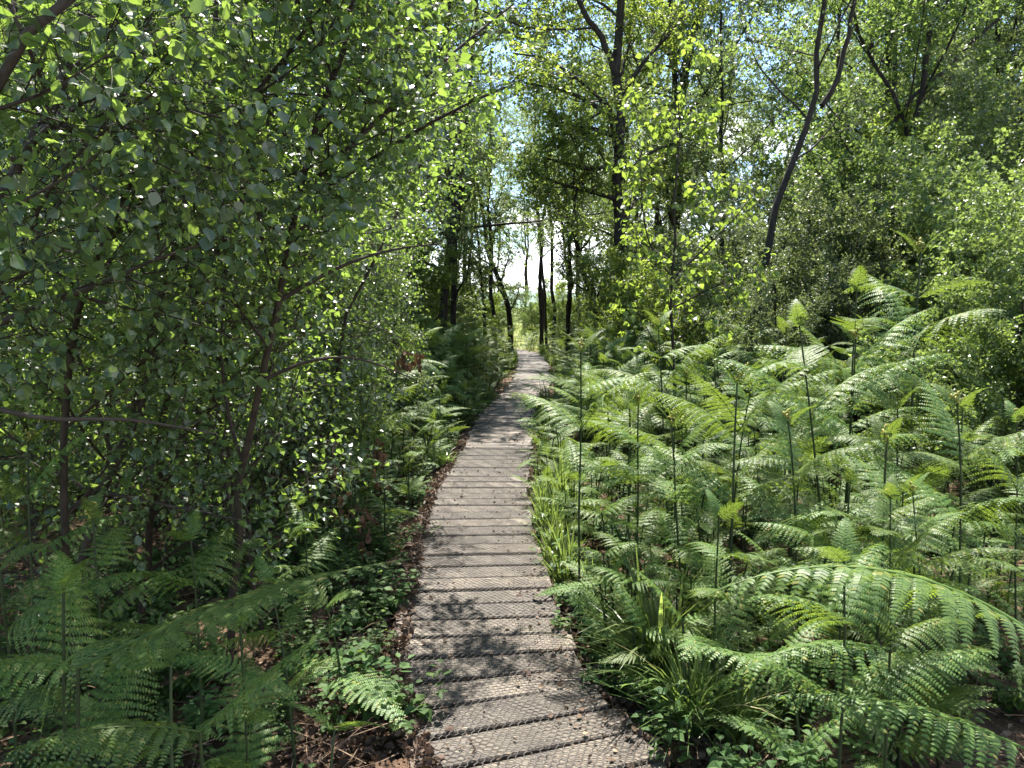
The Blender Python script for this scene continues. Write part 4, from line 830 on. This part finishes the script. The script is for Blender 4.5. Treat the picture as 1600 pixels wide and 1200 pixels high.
        z = -rng.random(m_) * ln; P = np.stack([rng.normal(0, .025, m_), rng.normal(0, .025, m_), z], -1)
        leaves(mb, P, np.stack([rng.normal(0, .4, m_), rng.normal(0, .4, m_), -np.ones(m_)], -1), rng.normal(0, 1, (m_, 3)), rng.uniform(.035, .055, m_), 'dead'); mb.build('leaves', M_rust, root)
        mb = MB(); tube(mb, [(-.45, .15, .22), (-.2, .05, .12), (-.03, 0, .04), (0, 0, -ln * .5), (.01, 0, -ln)], [.004, .003, .0025, .002, .001], 4); mb.build('stalk', M_twig, root)
    # meadow grass seen through the thicket and at the far end
    mb = MB(); n = 30000; y = rng.uniform(3.5, 40, n); x = -3.7 - rng.random(n) ** 1.5 * 16; P = np.stack([x, y, ground_z(x, y)], -1); u, w_ = project(P); k = (u > -50) & (u < 1650); P = P[k]
    n2 = 9000; y = rng.uniform(26, 60, n2); x = rng.uniform(-12, 16, n2); P = np.concatenate([P, np.stack([x, y, ground_z(x, y)], -1)])
    leaves(mb, P, up_like(P) + rng.normal(0, .3, P.shape), rng.normal(0, 1, P.shape), rng.uniform(.2, .6, len(P)), 'far', 0, .08)
    tag(mb.build('meadow_grass', M_field), 'sunlit pale meadow grass beyond the thicket and the end of the boardwalk', 'grass', kind='stuff')
build_small()

def finish_labels():
    """things that share a label are told apart by their order from left to right"""
    sets = {}
    for o in sc.objects:
        if o.parent is None and 'label' in o and o.get('kind') is None: sets.setdefault(o['label'], []).append(o)
    words = ['second', 'third', 'fourth', 'fifth', 'sixth', 'seventh']
    sets2 = {}
    for lab, L2 in sets.items():
        n = len(L2)
        if n <= 7: sets2[lab] = L2; continue
        L2.sort(key=lambda o: o.location[1]); c = 2 if n < 15 else 3 if n < 31 else 5; nm = {2: ['front row', 'back row'], 3: ['front row', 'middle row', 'back row'], 5: ['frontmost row', 'second row', 'middle row', 'fourth row', 'back row']}[c]
        for q in range(c): sets2[lab + ', ' + nm[q]] = L2[q * n // c:(q + 1) * n // c]
    for lab, L2 in sets2.items():
        n = len(L2)
        if n == 1: L2[0]['label'] = lab
        if n == 1 or n > 14: continue
        L2.sort(key=lambda o: float(project(np.array(o.location))[0]))
        for k, o in enumerate(L2):
            if n == 2: w = ['left', 'right'][k] + ' one'
            elif k == 0: w = 'leftmost'
            elif k == n - 1: w = 'rightmost'
            elif n == 3: w = 'middle one'
            elif k <= (n - 1) // 2: w = words[k - 1] + ' from left'
            else: w = words[n - k - 2] + ' from right'
            o['label'] = lab + ', ' + w
finish_labels()
